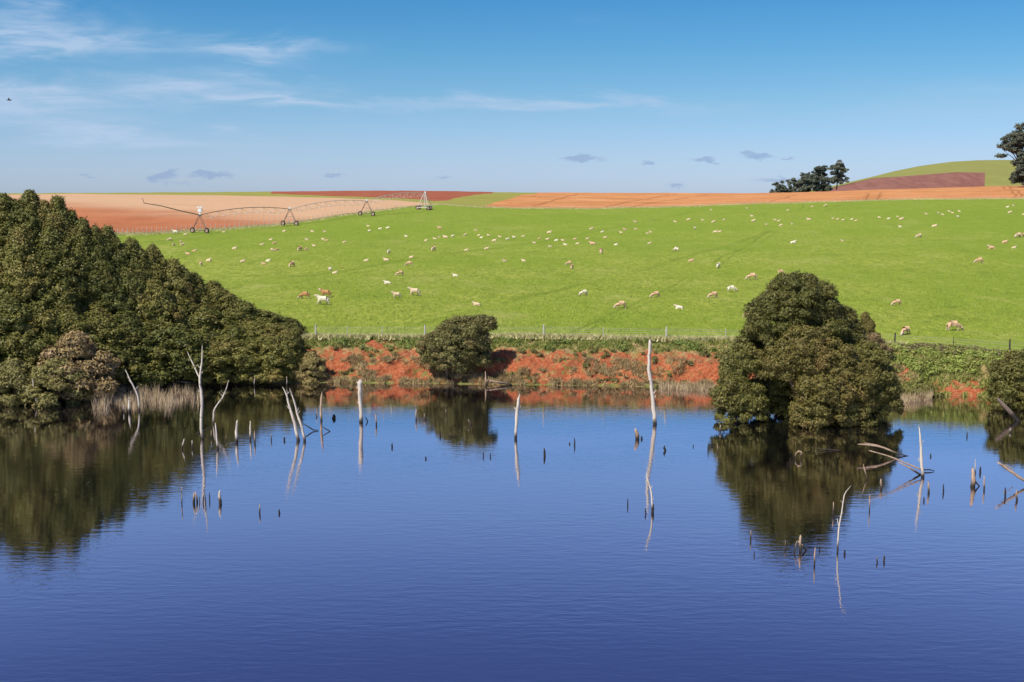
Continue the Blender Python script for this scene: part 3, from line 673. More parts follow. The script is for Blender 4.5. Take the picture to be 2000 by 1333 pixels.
gum('gum tree at the right end of the clump on the skyline', 1634, 322, 368, 40, 800, 3, lobes=22, lowf=.28)
gum('gum tree with split crown in the middle of the skyline clump', 1598, 326, 372, 34, 810, 4, lobes=20, lowf=.3)
gum('smaller gum tree left of the split-crowned one on the skyline', 1572, 336, 374, 24, 815, 5, lobes=14, lowf=.3)
gum('low dark shrub under the skyline gums, third of the shrub row from the left', 1580, 345, 380, 46, 800, 6, 'shrub', 18, 'far_shrub', .1)
gum('low dark shrub, second of the shrub row sloping down left of the skyline gums', 1552, 351, 381, 42, 800, 7, 'shrub', 18, 'far_shrub', .1)
gum('lowest dark shrub at the left end of the shrub row on the skyline', 1524, 358, 382, 40, 800, 8, 'shrub', 16, 'far_shrub', .1)
gum('low dark shrub directly below the rightmost skyline gum', 1604, 348, 378, 36, 800, 9, 'shrub', 14, 'far_shrub', .1)

# ------------------------------------------------------------------ grasses, reeds and weeds (stuff)
def blades(P, h, wd, lean=.35, per=1):
    k = len(P); th = rng.uniform(0, 2 * math.pi, k); hh = h * rng.uniform(.5, 1.3, k)
    a_ = np.stack([np.cos(th), np.sin(th), 0 * th], -1) * wd * rng.uniform(.7, 1.3, (k, 1))
    l_ = rng.normal(0, lean, (k, 2)) * hh[:, None]
    tip = P + np.stack([l_[:, 0], l_[:, 1], hh], -1)
    V = np.stack([P - a_ * .5, P + a_ * .5, tip], 1).reshape(-1, 3); return V, np.arange(3 * k).reshape(-1, 3)
def bankpt(k, lo=0.02, hi=1.0, p0=560, p1=2040):
    u = rng.uniform(p0, p1, k); t = rng.uniform(lo, hi, k)
    fi = np.interp(u, bc, np.arange(len(bc))); j = np.clip(fi.astype(int), 0, len(bc) - 2); i = np.clip(((t + .12) / 1.12 * (BR - 1)).astype(int), 0, BR - 2)
    P = np.stack([Xb_[i, j], Yb_[i, j], Zb_[i, j]], -1) + rng.normal(0, .06, (k, 3)) * np.array([1, 1, 0])
    return P, u, t, redm[i, j], vegm[i, j]
P, u, t, rd, vg = bankpt(42000)
keep = (rd < .40 + rng.uniform(-.12, .12, len(rd))) & ((t > .66) | (u > 1760)) & (vg > np.where(u > 1750, .02, .18))
Pk = P[keep]; V1, F1 = blades(np.repeat(Pk, 3, 0) + rng.normal(0, .07, (len(Pk) * 3, 3)) * np.array([1, 1, 0]), .28, .09, .5)
tag(link('bank_grass', np_mesh('bank_grass', V1, F1, M['grass'])), 'green and yellowish grass growing along the upper red bank', 'grass', kind='stuff')
keep = (rd < .64) & (t < .46) & (u < 1780) & (vg < .52)
Pk = P[keep][:9000]; V1, F1 = blades(np.repeat(Pk, 4, 0) + rng.normal(0, .08, (len(Pk) * 4, 3)) * np.array([1, 1, 0]), .36, .08, .6)
tag(link('shore_grass', np_mesh('shore_grass', V1, F1, M['tangrass'])), 'tan dead grass tangled low on the bank above the waterline', 'grass', kind='stuff')
k = 34000; u = rng.uniform(-100, 1770, k); Yq = np.interp(u, COLS, fenceY) + rng.normal(.15, .42, k); Xq = (u - 1000) / F * Yq
P = np.stack([Xq, Yq, gz(u, Yq) - .03], -1); V1, F1 = blades(P, .42, .11, .5)
tag(link('fence_grass', np_mesh('fence_grass', V1, F1, M['drygrass'])), 'pale straw-coloured grass strip along the fence on top of the bank', 'grass', kind='stuff')
# weeds: leafy pads on the bank
def weeds(name, label, sel, mat, size, rr, nleaf=90):
    P, u, t, rd, vg = bankpt(sel['n'], sel.get('lo', .05), sel.get('hi', 1), sel['p0'], sel['p1'])
    keep = (rd < sel.get('red', .25)) & (vg > sel.get('veg', .5)); P = P[keep]; r = rng.uniform(*rr, len(P))
    V, Fc = pads(P + np.array([0, 0, .1]), r, np.tile([0, -.3, 1.], (len(P), 1)), nleaf, size, flat=.7, core=.6, shaggy=.3)
    tag(link(name, np_mesh(name, V, Fc, mat)), label, 'weeds', kind='stuff')
weeds('bank_weeds', 'green leafy weeds scattered over the upper red bank', dict(n=330, lo=.68, hi=.97, p0=600, p1=1500, veg=.55, red=.7), M['leaf_weed'], .12, (.14, .36), 70)
weeds('low_weeds', 'small green and brown weeds on the lower red bank', dict(n=260, lo=.04, hi=.7, p0=600, p1=1500, veg=.55, red=.66), M['leaf_bush'], .11, (.12, .34), 60)
weeds('undergrowth', 'dense bright green undergrowth on the bank right of the flooded clump', dict(n=520, lo=.38, hi=.97, p0=1730, p1=2060, veg=.30, red=.3), M['leaf_weed'], .12, (.15, .50), 80)
weeds('dead_bracken', 'brown dead bracken at the fence right of the flooded clump', dict(n=110, lo=.80, hi=1.02, p0=1765, p1=1960, veg=.35), M['leaf_dry'], .12, (.2, .5), 80)
weeds('shore_weeds', 'grey-green rushes and weeds at the waterline right of the flooded clump', dict(n=170, lo=0, hi=.2, p0=1750, p1=1850, veg=.0), M['leaf_olive'], .12, (.15, .4), 80)
# reeds
k = 4600; u = rng.uniform(0, 1, k); cxp = 180 + 215 * u; q = rng.uniform(0, 1, k)
edge = 6 * np.sin(u * 21) + 4 * np.sin(u * 47 + 1)
pyq = 800 + edge * .6 - 10 * u - (16 + 16 * np.clip(1.4 - u, 0, 1)) * q
dens = .55 + .3 * np.sin(cxp * .19 + pyq * .31) + .25 * np.sin(cxp * .07 - pyq * .22); kp = (rng.uniform(0, 1, k) < dens) & (rng.uniform(0, 1, k) > np.abs(u - .45) ** 2 * 2.4); cxp = cxp[kp]; pyq = pyq[kp]
P = np.array([at_z(a_, b_, 0) for a_, b_ in zip(cxp, pyq)]); V1, F1 = blades(P - np.array([0, 0, .1]), .85 + .3 * np.sin(P[:, 0] * 1.3) * np.sin(P[:, 1] * 1.1 + 1), .035, .20)
tag(link('reed_bed', np_mesh('reed_bed', V1, F1, M['reed'])), 'pinkish dead reeds standing in the water below the wood', 'reeds', kind='stuff')
k = 1500; cxp = np.concatenate([rng.uniform(1290, 1400, 700), rng.uniform(1740, 1830, 800)]); sh = np.interp(cxp, COLS, shoreY)
Yq = sh - rng.uniform(0, 1.6, k); P = np.stack([(cxp - 1000) / F * Yq, Yq, 0 * Yq - .05], -1); V1, F1 = blades(P, .7, .05, .25)
tag(link('shore_rushes', np_mesh('shore_rushes', V1, F1, M['reed'])), 'thin pale rushes along the shore on either side of the flooded clump', 'rushes', kind='stuff')

# short pasture tussocks, dense near the camera and thinning out uphill
k = 70000; u = rng.uniform(540, 2060, k); Yq = 118 + 130 * rng.beta(1, 1.5, k); fy = np.interp(u, COLS, fenceY); Yq = np.maximum(Yq, fy + .3 + rng.uniform(0, 3, k)); Xq = (u - 1000) / F * Yq
P = np.stack([Xq, Yq, gz(u, Yq) - .02], -1); V1, F1 = blades(P, .10, .13, .6)
M['sward'] = blade_mat('pasture_blades', (.17, .25, .025), (.28, .355, .042), (.42, .46, .09))
tag(link('pasture_grass', np_mesh('pasture_grass', V1, F1, M['sward'])), 'short green grass tufts of the sheep pasture', 'grass', kind='stuff')

k = 60000; u = np.concatenate([rng.uniform(-50, 900, 30000), rng.uniform(900, 2100, 30000)]); Yq = np.interp(u, COLS, B) + rng.normal(.6, 1.6, k) * np.where(u < 900, 1.3, 1)
P = np.stack([(u - 1000) / F * Yq, Yq, gz(u, Yq) - .03], -1); V1, F1 = blades(P, .36, .16, .4)
tag(link('field_margin_grass', np_mesh('field_margin_grass', V1, F1, M['drygrass'])), 'dry grass margin between the pasture and the tilled fields', 'grass', kind='stuff')
# ------------------------------------------------------------------ fences
def fence(name, label, posts, hpost, rad, wires, mat, rail_px=None, thin=()):
    """posts: list of ground points"""
    t_ = empty(name, posts[0]); tag(t_, label, 'fence'); o_ = Vector(posts[0]); mesh = None
    shape = MB().tube([(0, 0, -.3), (.01, 0, hpost * .5), (0, 0, hpost)], [rad, rad * .95, rad * .85], 7, rough=.08).mesh('post', mat)
    thinm = MB().tube([(0, 0, -.3), (0, 0, hpost * .9)], [rad * .4, rad * .4], 5).mesh('post', mat)
    for i, p in enumerate(posts):
        q = link('post', thinm if i in thin else shape, t_, Vector(p) - o_); q.rotation_euler = (random.uniform(-.04, .04), random.uniform(-.04, .04), random.uniform(0, 6))
    mb = MB()
    for hz in wires: mb.tube([Vector(p) - o_ + Vector((0, -rad, hz)) for p in posts], .009, 3, cap=False)
    mb.build('wire', M['wire'], t_); return t_
def fpt(px):
    Y = float(np.interp(px, COLS, fenceY)) + .1; X = (px - 1000) / F * Y; return (X, Y, ground(X, Y))
fence('paddock_fence', 'wire fence with pale posts on top of the red bank', [fpt(p) for p in (614, 677, 745, 829, 940, 1063, 1180, 1303, 1420, 1530, 1640)], 1.30, .085, (.3, .5, .7, .9, 1.05), M['post_pale'], thin=(1, 2, 4, 6, 8))
fence('paddock_fence', 'wire fence with dark posts above the green undergrowth on the right', [fpt(p) for p in (1640, 1752, 1868, 1980, 2095)], 1.25, .08, (.3, .55, .8, 1.0), M['post_dark'], thin=(2,))
def bpt(u):
    Y = float(np.interp(u, COLS, B)) + 1.5; X = (u - 1000) / F * Y; return (X, Y, ground(X, Y))
fence('field_fence', 'long low fence of pale posts between the pasture and the red field', [bpt(u) for u in np.arange(100, 790, 9.5)], 1.45, .075, (.4, .7, .95), M['post_pale'])
fence('field_fence', 'long thin fence between the pasture and the orange field', [bpt(u) for u in np.arange(950, 2060, 14)], 1.0, .05, (.4, .7, .9), M['post_pale'])

# ------------------------------------------------------------------ centre-pivot irrigator
t_ = empty('irrigator', hit(565, 440)); tag(t_, 'long centre-pivot irrigator on wheeled towers beside the red field', 'irrigator'); IO = t_.location.copy()
gp = [(390, 453, 293, 415), (566, 441, 325, 407), (716, 417.5, 361, 388), (830, 403, 398, 374)]
tops = []; grounds = []
for px, gy, Y, ty in gp:
    X = (u_of(px, gy) - 1000) / F * Y; g = Vector((X, Y, ground(X, Y))); grounds.append(g); tops.append(Vector((at(px, ty, Y).x, Y, g.z + (4.3 if ty != 374 else 5.2))))
wheel_t = MB(); wheel_r = MB()
for k in range(16):
    a0, a1 = 2 * math.pi * k / 16, 2 * math.pi * (k + 1) / 16
    for (r0, r1) in ((.66, .42),):
        vs = []
        for a_ in (a0, a1):
            for rr, yy in ((r1, -.16), (r0 * (1 if k % 2 else .96), -.15), (r0 * (1 if k % 2 else .96), .15), (r1, .16)): vs.append((rr * math.cos(a_), yy, rr * math.sin(a_)))
        wheel_t.add(vs, [(0, 1, 5, 4), (1, 2, 6, 5), (2, 3, 7, 6), (3, 0, 4, 7)])
    wheel_r.add([(0, -.05, 0), (.43 * math.cos(a0), -.12, .43 * math.sin(a0)), (.43 * math.cos(a1), -.12, .43 * math.sin(a1))], [(0, 1, 2)])
    wheel_r.add([(0, .05, 0), (.43 * math.cos(a1), .12, .43 * math.sin(a1)), (.43 * math.cos(a0), .12, .43 * math.sin(a0))], [(0, 1, 2)])
tyre_me = wheel_t.mesh('tyre', M['tyre']); rim_me = wheel_r.mesh('rim', M['rim'])
hub_me = MB().tube([(0, -.2, 0), (0, .2, 0)], .1, 8).mesh('wheel', M['pipe'])
for i, (g, tp) in enumerate(zip(grounds, tops)):
    nxt = grounds[max(i - 1, 0)] if i else grounds[1] * -1 + grounds[0] * 2
    d = (nxt - g); d.z = 0; d.normalize(); tr = Vector((-d.y, d.x, 0)); half = 2.15 if i < 3 else 1.9
    ang = math.atan2(tr.y, tr.x); hubs = []
    for s_ in (-1, 1):
        q = g + tr * s_ * half; q.z = ground(q.x, q.y) + .62; hubs.append(q)
        wh = link('wheel', hub_me, t_, q - IO); wh.rotation_euler = (0, 0, ang); link('tyre', tyre_me, wh); link('rim', rim_me, wh)
    mb = MB()
    if i < 3:
        for s_, q in zip((-1, 1), hubs):
            mb.tube([q - IO, tp + d * .35 - IO], .07, 5); mb.tube([q - IO + Vector((0, 0, .1)), tp - d * .35 - IO], .07, 5)
        mb.tube([hubs[0] - IO, hubs[1] - IO], .09, 5)
        for f_ in (.45,): mb.tube([hubs[0].lerp(tp, f_) - IO, hubs[1].lerp(tp, f_) - IO], .05, 4)
        mb.build('tower_frame', M['pipe'], t_)
    else:
        for sx_ in (-1, 1):
            for sy_ in (-1, 1):
                q = g + tr * sx_ * 1.9 + d * sy_ * 1.7; q.z = ground(q.x, q.y) + .6; mb.tube([q - IO, tp + tr * sx_ * .25 + d * sy_ * .2 - IO], .11, 6)
        for sx_ in (-1, 1):
            mb.tube([g + tr * sx_ * 1.9 + d * 1.7 + Vector((0, 0, .6)) - IO, g + tr * sx_ * 1.9 - d * 1.7 + Vector((0, 0, .6)) - IO], .1, 5)
            mb.tube([g + tr * 1.9 + d * sx_ * 1.7 + Vector((0, 0, .6)) - IO, g - tr * 1.9 + d * sx_ * 1.7 + Vector((0, 0, .6)) - IO], .12, 5)
        mb.tube([g + Vector((0, 0, .3)) - IO, tp + Vector((0, 0, .2)) - IO], .16, 7)
        mb.build('pivot_frame', M['steel'], t_)
        for s_ in (-1, 1):
            q = g + tr * s_ * 1.9 + d * 1.6; wh = link('wheel', hub_me, t_, Vector((q.x, q.y, ground(q.x, q.y) + .6)) - IO); wh.rotation_euler = (0, 0, ang); link('tyre', tyre_me, wh); link('rim', rim_me, wh)
    # gearbox / joint box on top
    MB().box((0, 0, .28), (.45, .45, .5)).build('joint_box', M['white'], t_, loc=None).location = tp - IO
cb = MB().box((0, 0, 0), (.8, .6, .8)).box((0, -.02, .72), (1.3, .7, .22)).box((-.5, 0, .3), (.1, .1, 1.3)).box((.5, 0, .3), (.1, .1, 1.3)).build('water_tank', M['white'], t_); cb.location = tops[0] + Vector((.1, 0, 1.1)) - IO
for i in range(3):
    A_, Z_ = tops[i] - IO, tops[i + 1] - IO; d = (Z_ - A_); L = d.length; dn = d.normalized(); tr = Vector((-dn.y, dn.x, 0)).normalized(); arch = 1.05
    K = 8; pts = [A_.lerp(Z_, k / K) + Vector((0, 0, arch * 4 * (k / K) * (1 - k / K))) for k in range(K + 1)]
    MB().tube(pts, .085, 7).build('span_pipe', M['pipe'] if i == 0 else M['steel'], t_, True)
    br = MB()
    for s_ in (-1, 1):
        low = [A_] + [A_.lerp(Z_, k / K) + Vector((0, 0, arch * 4 * (k / K) * (1 - k / K) - 1.35)) + tr * s_ * .8 for k in range(1, K)] + [Z_]
        br.tube(low, .018, 4)
        for k in range(1, K):
            br.tube([low[k], pts[max(k - 1, 0)].lerp(pts[k], .5)], .028, 4); br.tube([low[k], pts[k].lerp(pts[min(k + 1, K)], .5)], .028, 4)
    for k in range(1, K):
        a_ = A_.lerp(Z_, k / K) + Vector((0, 0, arch * 4 * (k / K) * (1 - k / K) - 1.35)); br.tube([a_ + tr * .8, a_ - tr * .8], .035, 4)
    br.build('truss', M['steel'], t_)
    dr = MB()
    for k in range(1, 16):
        f_ = k / 16; a_ = A_.lerp(Z_, f_) + Vector((0, 0, arch * 4 * f_ * (1 - f_))); g_ = a_ + IO
        dr.tube([a_, a_ - Vector((0, 0, 2.6 + arch * 4 * f_ * (1 - f_) * .6))], .016, 4)
    dr.build('drop_hose', M['steel'], t_)
tip = at(281, 397, 272) - IO; A_ = tops[0] - IO
MB().tube([A_, A_.lerp(tip, .35) + Vector((0, 0, .0)), A_.lerp(tip, .7) + Vector((0, 0, .2)), tip], [.13, .12, .10, .09], 7).build('end_boom', M['pipe'], t_, True)
MB().tube([tip, tip + Vector((-.2, 0, .9)), tip + Vector((-.5, 0, 1.0))], .07, 5).build('end_sprinkler', M['pipe'], t_)
MB().tube([A_ + Vector((0, 0, 2.2)), A_.lerp(tip, .85) + Vector((0, 0, .3))], .02, 3).build('boom_cable', M['wire'], t_)

# ------------------------------------------------------------------ sheep
def skin_mesh(name, verts, edges, rad, mats, paint):
    me = bpy.data.meshes.new(name); me.from_pydata(verts, edges, []); o = bpy.data.objects.new(name, me); COL.objects.link(o)
    sk = o.modifiers.new('s', 'SKIN'); sk.branch_smoothing = .4
    for v, r in zip(me.skin_vertices[0].data, rad): v.radius = r if isinstance(r, tuple) else (r, r)
    me.skin_vertices[0].data[0].use_root = True
    ss = o.modifiers.new('u', 'SUBSURF'); ss.levels = 1; ss.render_levels = 1
    dg = bpy.context.evaluated_depsgraph_get(); ev = bpy.data.meshes.new_from_object(o.evaluated_get(dg)); ev.name = name
    bpy.data.objects.remove(o); ev.materials.clear()
    for m_ in mats: ev.materials.append(m_)
    for p in ev.polygons: p.material_index = paint(p.center); p.use_smooth = True
    zmin = min(v.co.z for v in ev.vertices)
    for v in ev.vertices: v.co.z -= zmin
    return ev
def sheep_mesh(pose):
    v = [(-.05, 0, .60), (-.42, 0, .62), (.30, 0, .62)]; e = [(0, 1), (0, 2)]; r = [(.27, .27), (.23, .24), (.24, .25)]
    def chain(start, pts, rs):
        last = start
        for p, q in zip(pts, rs): v.append(p); r.append(q); e.append((last, len(v) - 1)); last = len(v) - 1
        return last
    chain(1, [(-.56, 0, .60), (-.60, 0, .42)], [.07, .04])                     # tail
    if pose in ('graze', 'graze2'):
        yo = .0 if pose == 'graze' else .12
        nk = chain(2, [(.52, yo * .5, .50), (.66, yo, .28), (.76, yo, .12), (.84, yo, .06)], [.15, .11, .085, .05])
        ear = len(v) - 3
    elif pose == 'lie':
        nk = chain(2, [(.46, 0, .80), (.54, 0, .98), (.68, 0, .96), (.78, 0, .90)], [.15, .115, .09, .055]); ear = len(v) - 3
    else:
        nk = chain(2, [(.48, 0, .78), (.58, 0, .96), (.72, 0, .95), (.84, 0, .89)], [.15, .115, .09, .055]); ear = len(v) - 3
    for s_ in (-1, 1):
        ex, ey, ez = v[ear]; chain(ear, [(ex - .03, ey + s_ * .17, ez + .03)], [.035])
    if pose == 'lie':
        for s_ in (-1, 1):
            chain(2, [(.34, s_ * .14, .44), (.52, s_ * .15, .38), (.36, s_ * .16, .36)], [.10, .06, .045])
            chain(1, [(-.44, s_ * .16, .46), (-.25, s_ * .20, .38), (-.46, s_ * .22, .36)], [.12, .07, .045])
    else:
        st = .12 if pose == 'walk' else .03
        for s_ in (-1, 1):
            f_ = st * s_
            chain(2, [(.34, s_ * .13, .42), (.35 + f_, s_ * .12, .24), (.34 + f_ * 1.7, s_ * .12, .03)], [.095, .052, .045])
            chain(1, [(-.42, s_ * .13, .42), (-.50 - f_ * .6, s_ * .12, .26), (-.46 - f_ * 1.5, s_ * .12, .03)], [.11, .055, .045])
    hx = v[ear][0]; hz = v[ear][2]
    def paint(c):
        if pose.startswith('graze') and c.x > .60 and c.z < .36: return 1
        if not pose.startswith('graze') and c.x > hx - .02 and c.z > .70: return 1
        if pose != 'lie' and c.z < .30: return 1
        return 0
    return skin_mesh('sheep', v, e, r, [M['wool_cream'], M['face']], paint)
SH = {p: sheep_mesh(p) for p in ('graze', 'graze2', 'stand', 'walk', 'lie')}
for me in SH.values():   # woolly unevenness
    k = len(me.vertices); co = np.zeros(k * 3, np.float32); me.vertices.foreach_get('co', co); co = co.reshape(-1, 3)
    co += rng.normal(0, .008, co.shape).astype(np.float32); me.vertices.foreach_set('co', co.ravel()); me.update()
# (x, y, width) in enlarged tile coordinates; pose; wool; facing degrees (0 = right); own label
TILE = {1: (0, 340), 2: (500, 340), 3: (1000, 340), 4: (1500, 340)}
S = []
def s_(tile, zx, zy, zw, pose='lie', wool_='cream', yaw=None, label=None): S.append((TILE[tile][0] + zx / 3.92, TILE[tile][1] + zy / 3.92, zw / 3.92, pose, wool_, yaw, label))
s_(1, 1345, 447, 44, 'stand', 'white', 180, 'bright white sheep standing left of the wheels of the nearest irrigator tower')
for q in [(1420, 462, 30, 'lie'), (1715, 445, 20, 'lie'), (1300, 503, 38, 'graze'), (1330, 540, 25, 'graze2'), (1383, 518, 22, 'graze2'), (1395, 542, 26, 'stand'), (1488, 587, 30, 'lie', 'tan'), (1440, 612, 38, 'lie', 'tan'),
          (1598, 660, 48, 'lie'), (1540, 687, 36, 'graze2'), (1795, 568, 38, 'lie'), (1858, 667, 38, 'lie'), (1328, 665, 20, 'lie', 'white')]: s_(1, *q)
for q in [(215, 437, 28), (433, 440, 28), (527, 441, 24), (390, 503, 20), (112, 502, 30), (140, 533, 25, 'stand', 'tan'), (45, 540, 30), (125, 583, 28, 'graze'), (160, 585, 22, 'graze', 'tan'), (515, 500, 22), (540, 508, 26, 'lie', 'tan'),
          (335, 572, 38, 'graze2', 'tan'), (385, 578, 28, 'graze', 'tan'), (445, 550, 24), (675, 522, 30), (60, 688, 34, 'lie', 'tan'), (92, 663, 40, 'lie', 'white'), (860, 400, 18), (868, 440, 20, 'stand', 'white'), (950, 418, 28, 'lie', 'white'),
          (1008, 411, 30, 'lie', 'white'), (1150, 477, 22, 'lie', 'white'), (1408, 412, 36, 'lie', 'tan'), (1300, 508, 28), (1370, 495, 28), (1405, 488, 16), (1452, 482, 40), (1505, 478, 24, 'stand', 'white'), (1603, 467, 24, 'graze'),
          (1683, 430, 24), (1705, 470, 20), (1725, 487, 24, 'lie', 'white'), (1780, 473, 26, 'stand'), (1823, 508, 36), (1868, 483, 14), (1925, 500, 28, 'stand', 'white'), (1610, 583, 24), (1765, 570, 36), (1905, 665, 30),
          (1188, 637, 36, 'lie'), (843, 662, 38, 'lie'), (998, 657, 44, 'lie'), (603, 755, 40, 'lie')]: s_(2, *q)
s_(2, 275, 692, 46, 'graze2', 'tan', 240, 'tan sheep grazing alone in the left pasture above the wood, seen from the front')
s_(2, 568, 727, 36, 'graze2', 'white', 110, 'whitish sheep standing end-on beside a lying one in the left pasture')
s_(2, 1015, 595, 30, 'graze2', 'white', 250, 'white sheep seen end-on above a lying sheep, left of the pasture centre')
s_(2, 1358, 572, 38, 'graze2', 'cream', 240, 'cream sheep grazing end-on, alone above the round bank bush')
s_(2, 1172, 687, 55, 'graze', 'tan', 180, 'tan sheep grazing broadside below a small lying white one, left of centre')
s_(2, 1102, 762, 58, 'graze', 'tan', 200, 'tan sheep grazing head down to the left, above the two walking sheep')
s_(2, 1007, 832, 55, 'lie', 'white', 180, 'white lamb lying with its head up, facing left below the tan grazing sheep')
s_(2, 1527, 777, 44, 'lie', 'white', 180, 'small bright white lamb lying alone in the middle of the pasture')
s_(2, 372, 932, 85, 'graze', 'brown', 180, 'rust-brown sheep grazing to the left, leftmost of the three near the wood')
s_(2, 535, 918, 85, 'stand', 'brown', 180, 'tan-brown sheep standing behind the white walking one near the wood')
s_(2, 512, 968, 98, 'walk', 'white', 180, 'white sheep walking left in front of the tan-brown one near the wood')
s_(2, 1077, 930, 66, 'stand', 'cream', 190, 'cream sheep standing on the left of the two above the round bank bush')
s_(2, 1215, 905, 82, 'walk', 'cream', 180, 'cream sheep walking left, right one of the two above the round bank bush')
s_(2, 1690, 995, 60, 'lie', 'cream', 180, 'cream sheep lying down just above the round bank bush')
s_(2, 118, 1085, 46, 'graze2', 'tan', 80, 'pinkish-tan sheep seen end-on just behind the right end of the wood')
for q in [(15, 490, 18, 'stand', 'white'), (85, 480, 14), (172, 527, 30), (208, 494, 24, 'lie', 'tan'), (285, 446, 36), (270, 500, 14), (293, 555, 30), (338, 507, 30, 'lie', 'white'), (390, 510, 16), (408, 540, 30, 'lie', 'white'), (480, 500, 14, 'lie', 'tan'),
          (500, 533, 26), (577, 497, 14), (607, 420, 30), (690, 443, 26, 'lie', 'white'), (617, 532, 48, 'lie', 'tan'), (712, 487, 16), (795, 542, 24, 'lie', 'white'), (860, 425, 24, 'graze2', 'tan'), (835, 448, 22),
          (945, 365, 30), (947, 422, 26), (1062, 445, 26), (1037, 457, 16), (1052, 530, 26), (1250, 365, 24), (1350, 348, 30), (1400, 418, 18, 'stand', 'white'), (1460, 353, 22), (1540, 367, 32), (1555, 442, 32), (1588, 441, 28),
          (1622, 350, 20), (1838, 322, 26), (1848, 357, 34), (1525, 275, 14), (1800, 263, 20), (90, 665, 28), (1950, 388, 14)]: s_(3, *q)
s_(3, 680, 590, 44, 'graze2', 'tan', 260, 'tan sheep seen from behind, grazing below the busy middle row')
s_(3, 1258, 577, 38, 'graze2', 'white', 120, 'white sheep with dark legs seen end-on, right of the pasture centre')
s_(3, 1370, 663, 42, 'lie', 'tan', 0, 'orange-tan sheep lying alone left of the diagonal track')
s_(3, 1578, 702, 40, 'graze2', 'white', 240, 'white sheep grazing end-on beside the diagonal track')
s_(3, 437, 685, 50, 'graze', 'tan', 180, 'pinkish-tan sheep, upper one of the close pair right of the pasture centre line')
s_(3, 457, 712, 34, 'graze2', 'tan', 250, 'small tan sheep, lower one of the close pair right of the pasture centre line')
s_(3, 548, 912, 66, 'graze', 'white', 205, 'white sheep grazing above the red bank, left of the row of four large sheep')
s_(3, 832, 1003, 88, 'graze', 'tan', 190, 'large tan sheep grazing to the left, lowest of the sheep above the tall dead trunk')
s_(3, 1098, 925, 72, 'graze', 'tan', 195, 'tan sheep grazing to the left directly above the tall dead trunk')
s_(3, 1280, 1022, 66, 'lie', 'white', 180, 'whitish sheep lying down between the tall dead trunk and the flooded clump')
s_(3, 1540, 928, 75, 'graze', 'tan', 195, 'tan sheep grazing below left of a white one, left of the flooded clump')
s_(3, 1683, 880, 76, 'graze', 'white', 0, 'white sheep grazing to the right, just left of the flooded clump top')
s_(3, 1837, 787, 80, 'graze', 'tan', 180, 'tan sheep grazing above the left side of the flooded clump')
s_(3, 1818, 1080, 60, 'graze2', 'tan', 160, 'tan sheep half hidden behind the left side of the flooded clump')
for q in [(55, 352, 20), (82, 358, 24), (97, 392, 28), (185, 384, 14), (313, 347, 32), (335, 250, 18), (440, 243, 28, 'graze'), (150, 278, 18), (498, 340, 20), (532, 347, 18), (573, 352, 20), (640, 347, 20), (672, 357, 24), (853, 332, 22),
          (922, 342, 20, 'lie', 'white'), (993, 328, 16), (1020, 344, 36), (1012, 403, 28, 'lie', 'white'), (1212, 306, 24), (1305, 296, 22), (1338, 310, 22), (1388, 286, 20), (1413, 298, 18), (1465, 286, 20), (1453, 328, 24, 'stand', 'white'), (1273, 397, 38),
          (1833, 252, 22, 'lie', 'white'), (1880, 241, 22), (1850, 293, 32), (1955, 310, 16), (570, 512, 22)]: s_(4, *q)
s_(4, 192, 523, 44, 'lie', 'white', 0, 'white sheep lying alone on the green slope above the flooded clump')
s_(4, 1155, 475, 48, 'graze', 'cream', 200, 'cream sheep grazing alone high on the right pasture')
s_(4, 1912, 467, 48, 'graze2', 'cream', 200, 'cream sheep at the right edge, left one of a touching pair')
s_(4, 1948, 470, 46, 'stand', 'tan', 20, 'grey-tan sheep at the right edge, right one of a touching pair')
s_(4, 1812, 520, 44, 'lie', 'tan', 0, 'tan sheep lying below the touching pair near the right edge')
s_(4, 1712, 563, 54, 'lie', 'tan', 180, 'pinkish sheep lying with head up, left of the small lying ones near the right edge')
s_(4, 1882, 563, 34, 'lie', 'cream', 0, 'small cream sheep lying flat, lowest of the lying ones near the right edge')
s_(4, 1615, 665, 64, 'graze', 'tan', 180, 'tan sheep grazing alone in the right pasture below the lying group')
s_(4, 100, 752, 54, 'graze', 'tan', 0, 'tan sheep just above the top left of the flooded clump')
s_(4, 985, 985, 72, 'graze', 'tan', 190, 'orange-tan sheep grazing right of the flooded clump')
s_(4, 1050, 1205, 70, 'graze2', 'tan', 215, 'tan sheep grazing towards the camera beside the dark fence post')
s_(4, 1422, 1165, 118, 'graze', 'tan', 0, 'largest tan sheep, grazing to the right near the fence on the right')
zones = [((0, 460, 0, 700), 'in the corner by the nearest irrigator tower'),
         ((460, 620, 0, 475), 'below the second irrigator tower'), ((460, 760, 475, 700), 'in the left pasture right of the wood'), ((620, 830, 0, 475), 'below the third irrigator tower'),
         ((760, 960, 475, 700), 'above the round bank bush'),
         ((830, 1010, 0, 475), 'below the irrigator pivot'), ((960, 1130, 475, 700), 'just below the busy middle row'), ((1010, 1130, 0, 475), 'in the busy middle row'),
         ((1130, 1240, 0, 700), 'right of the busy middle row'), ((1240, 1300, 0, 700), 'above the tallest dead trunk'), ((1300, 1445, 0, 700), 'left of the steep track'),
         ((1445, 1560, 0, 700), 'above the flooded clump, left half'), ((1560, 1720, 0, 700), 'above the flooded clump, right half'),
         ((1720, 1800, 0, 700), 'under the brown hill field'), ((1800, 1900, 0, 700), 'under the brown field\'s right end'), ((1900, 2100, 0, 700), 'under the right edge gum')]
cn = {'white': 'white', 'cream': 'cream', 'tan': 'tan', 'brown': 'rust-brown'}; pn = {'lie': 'lying down', 'graze': 'grazing', 'graze2': 'grazing end-on', 'stand': 'standing', 'walk': 'walking'}
buckets = {}
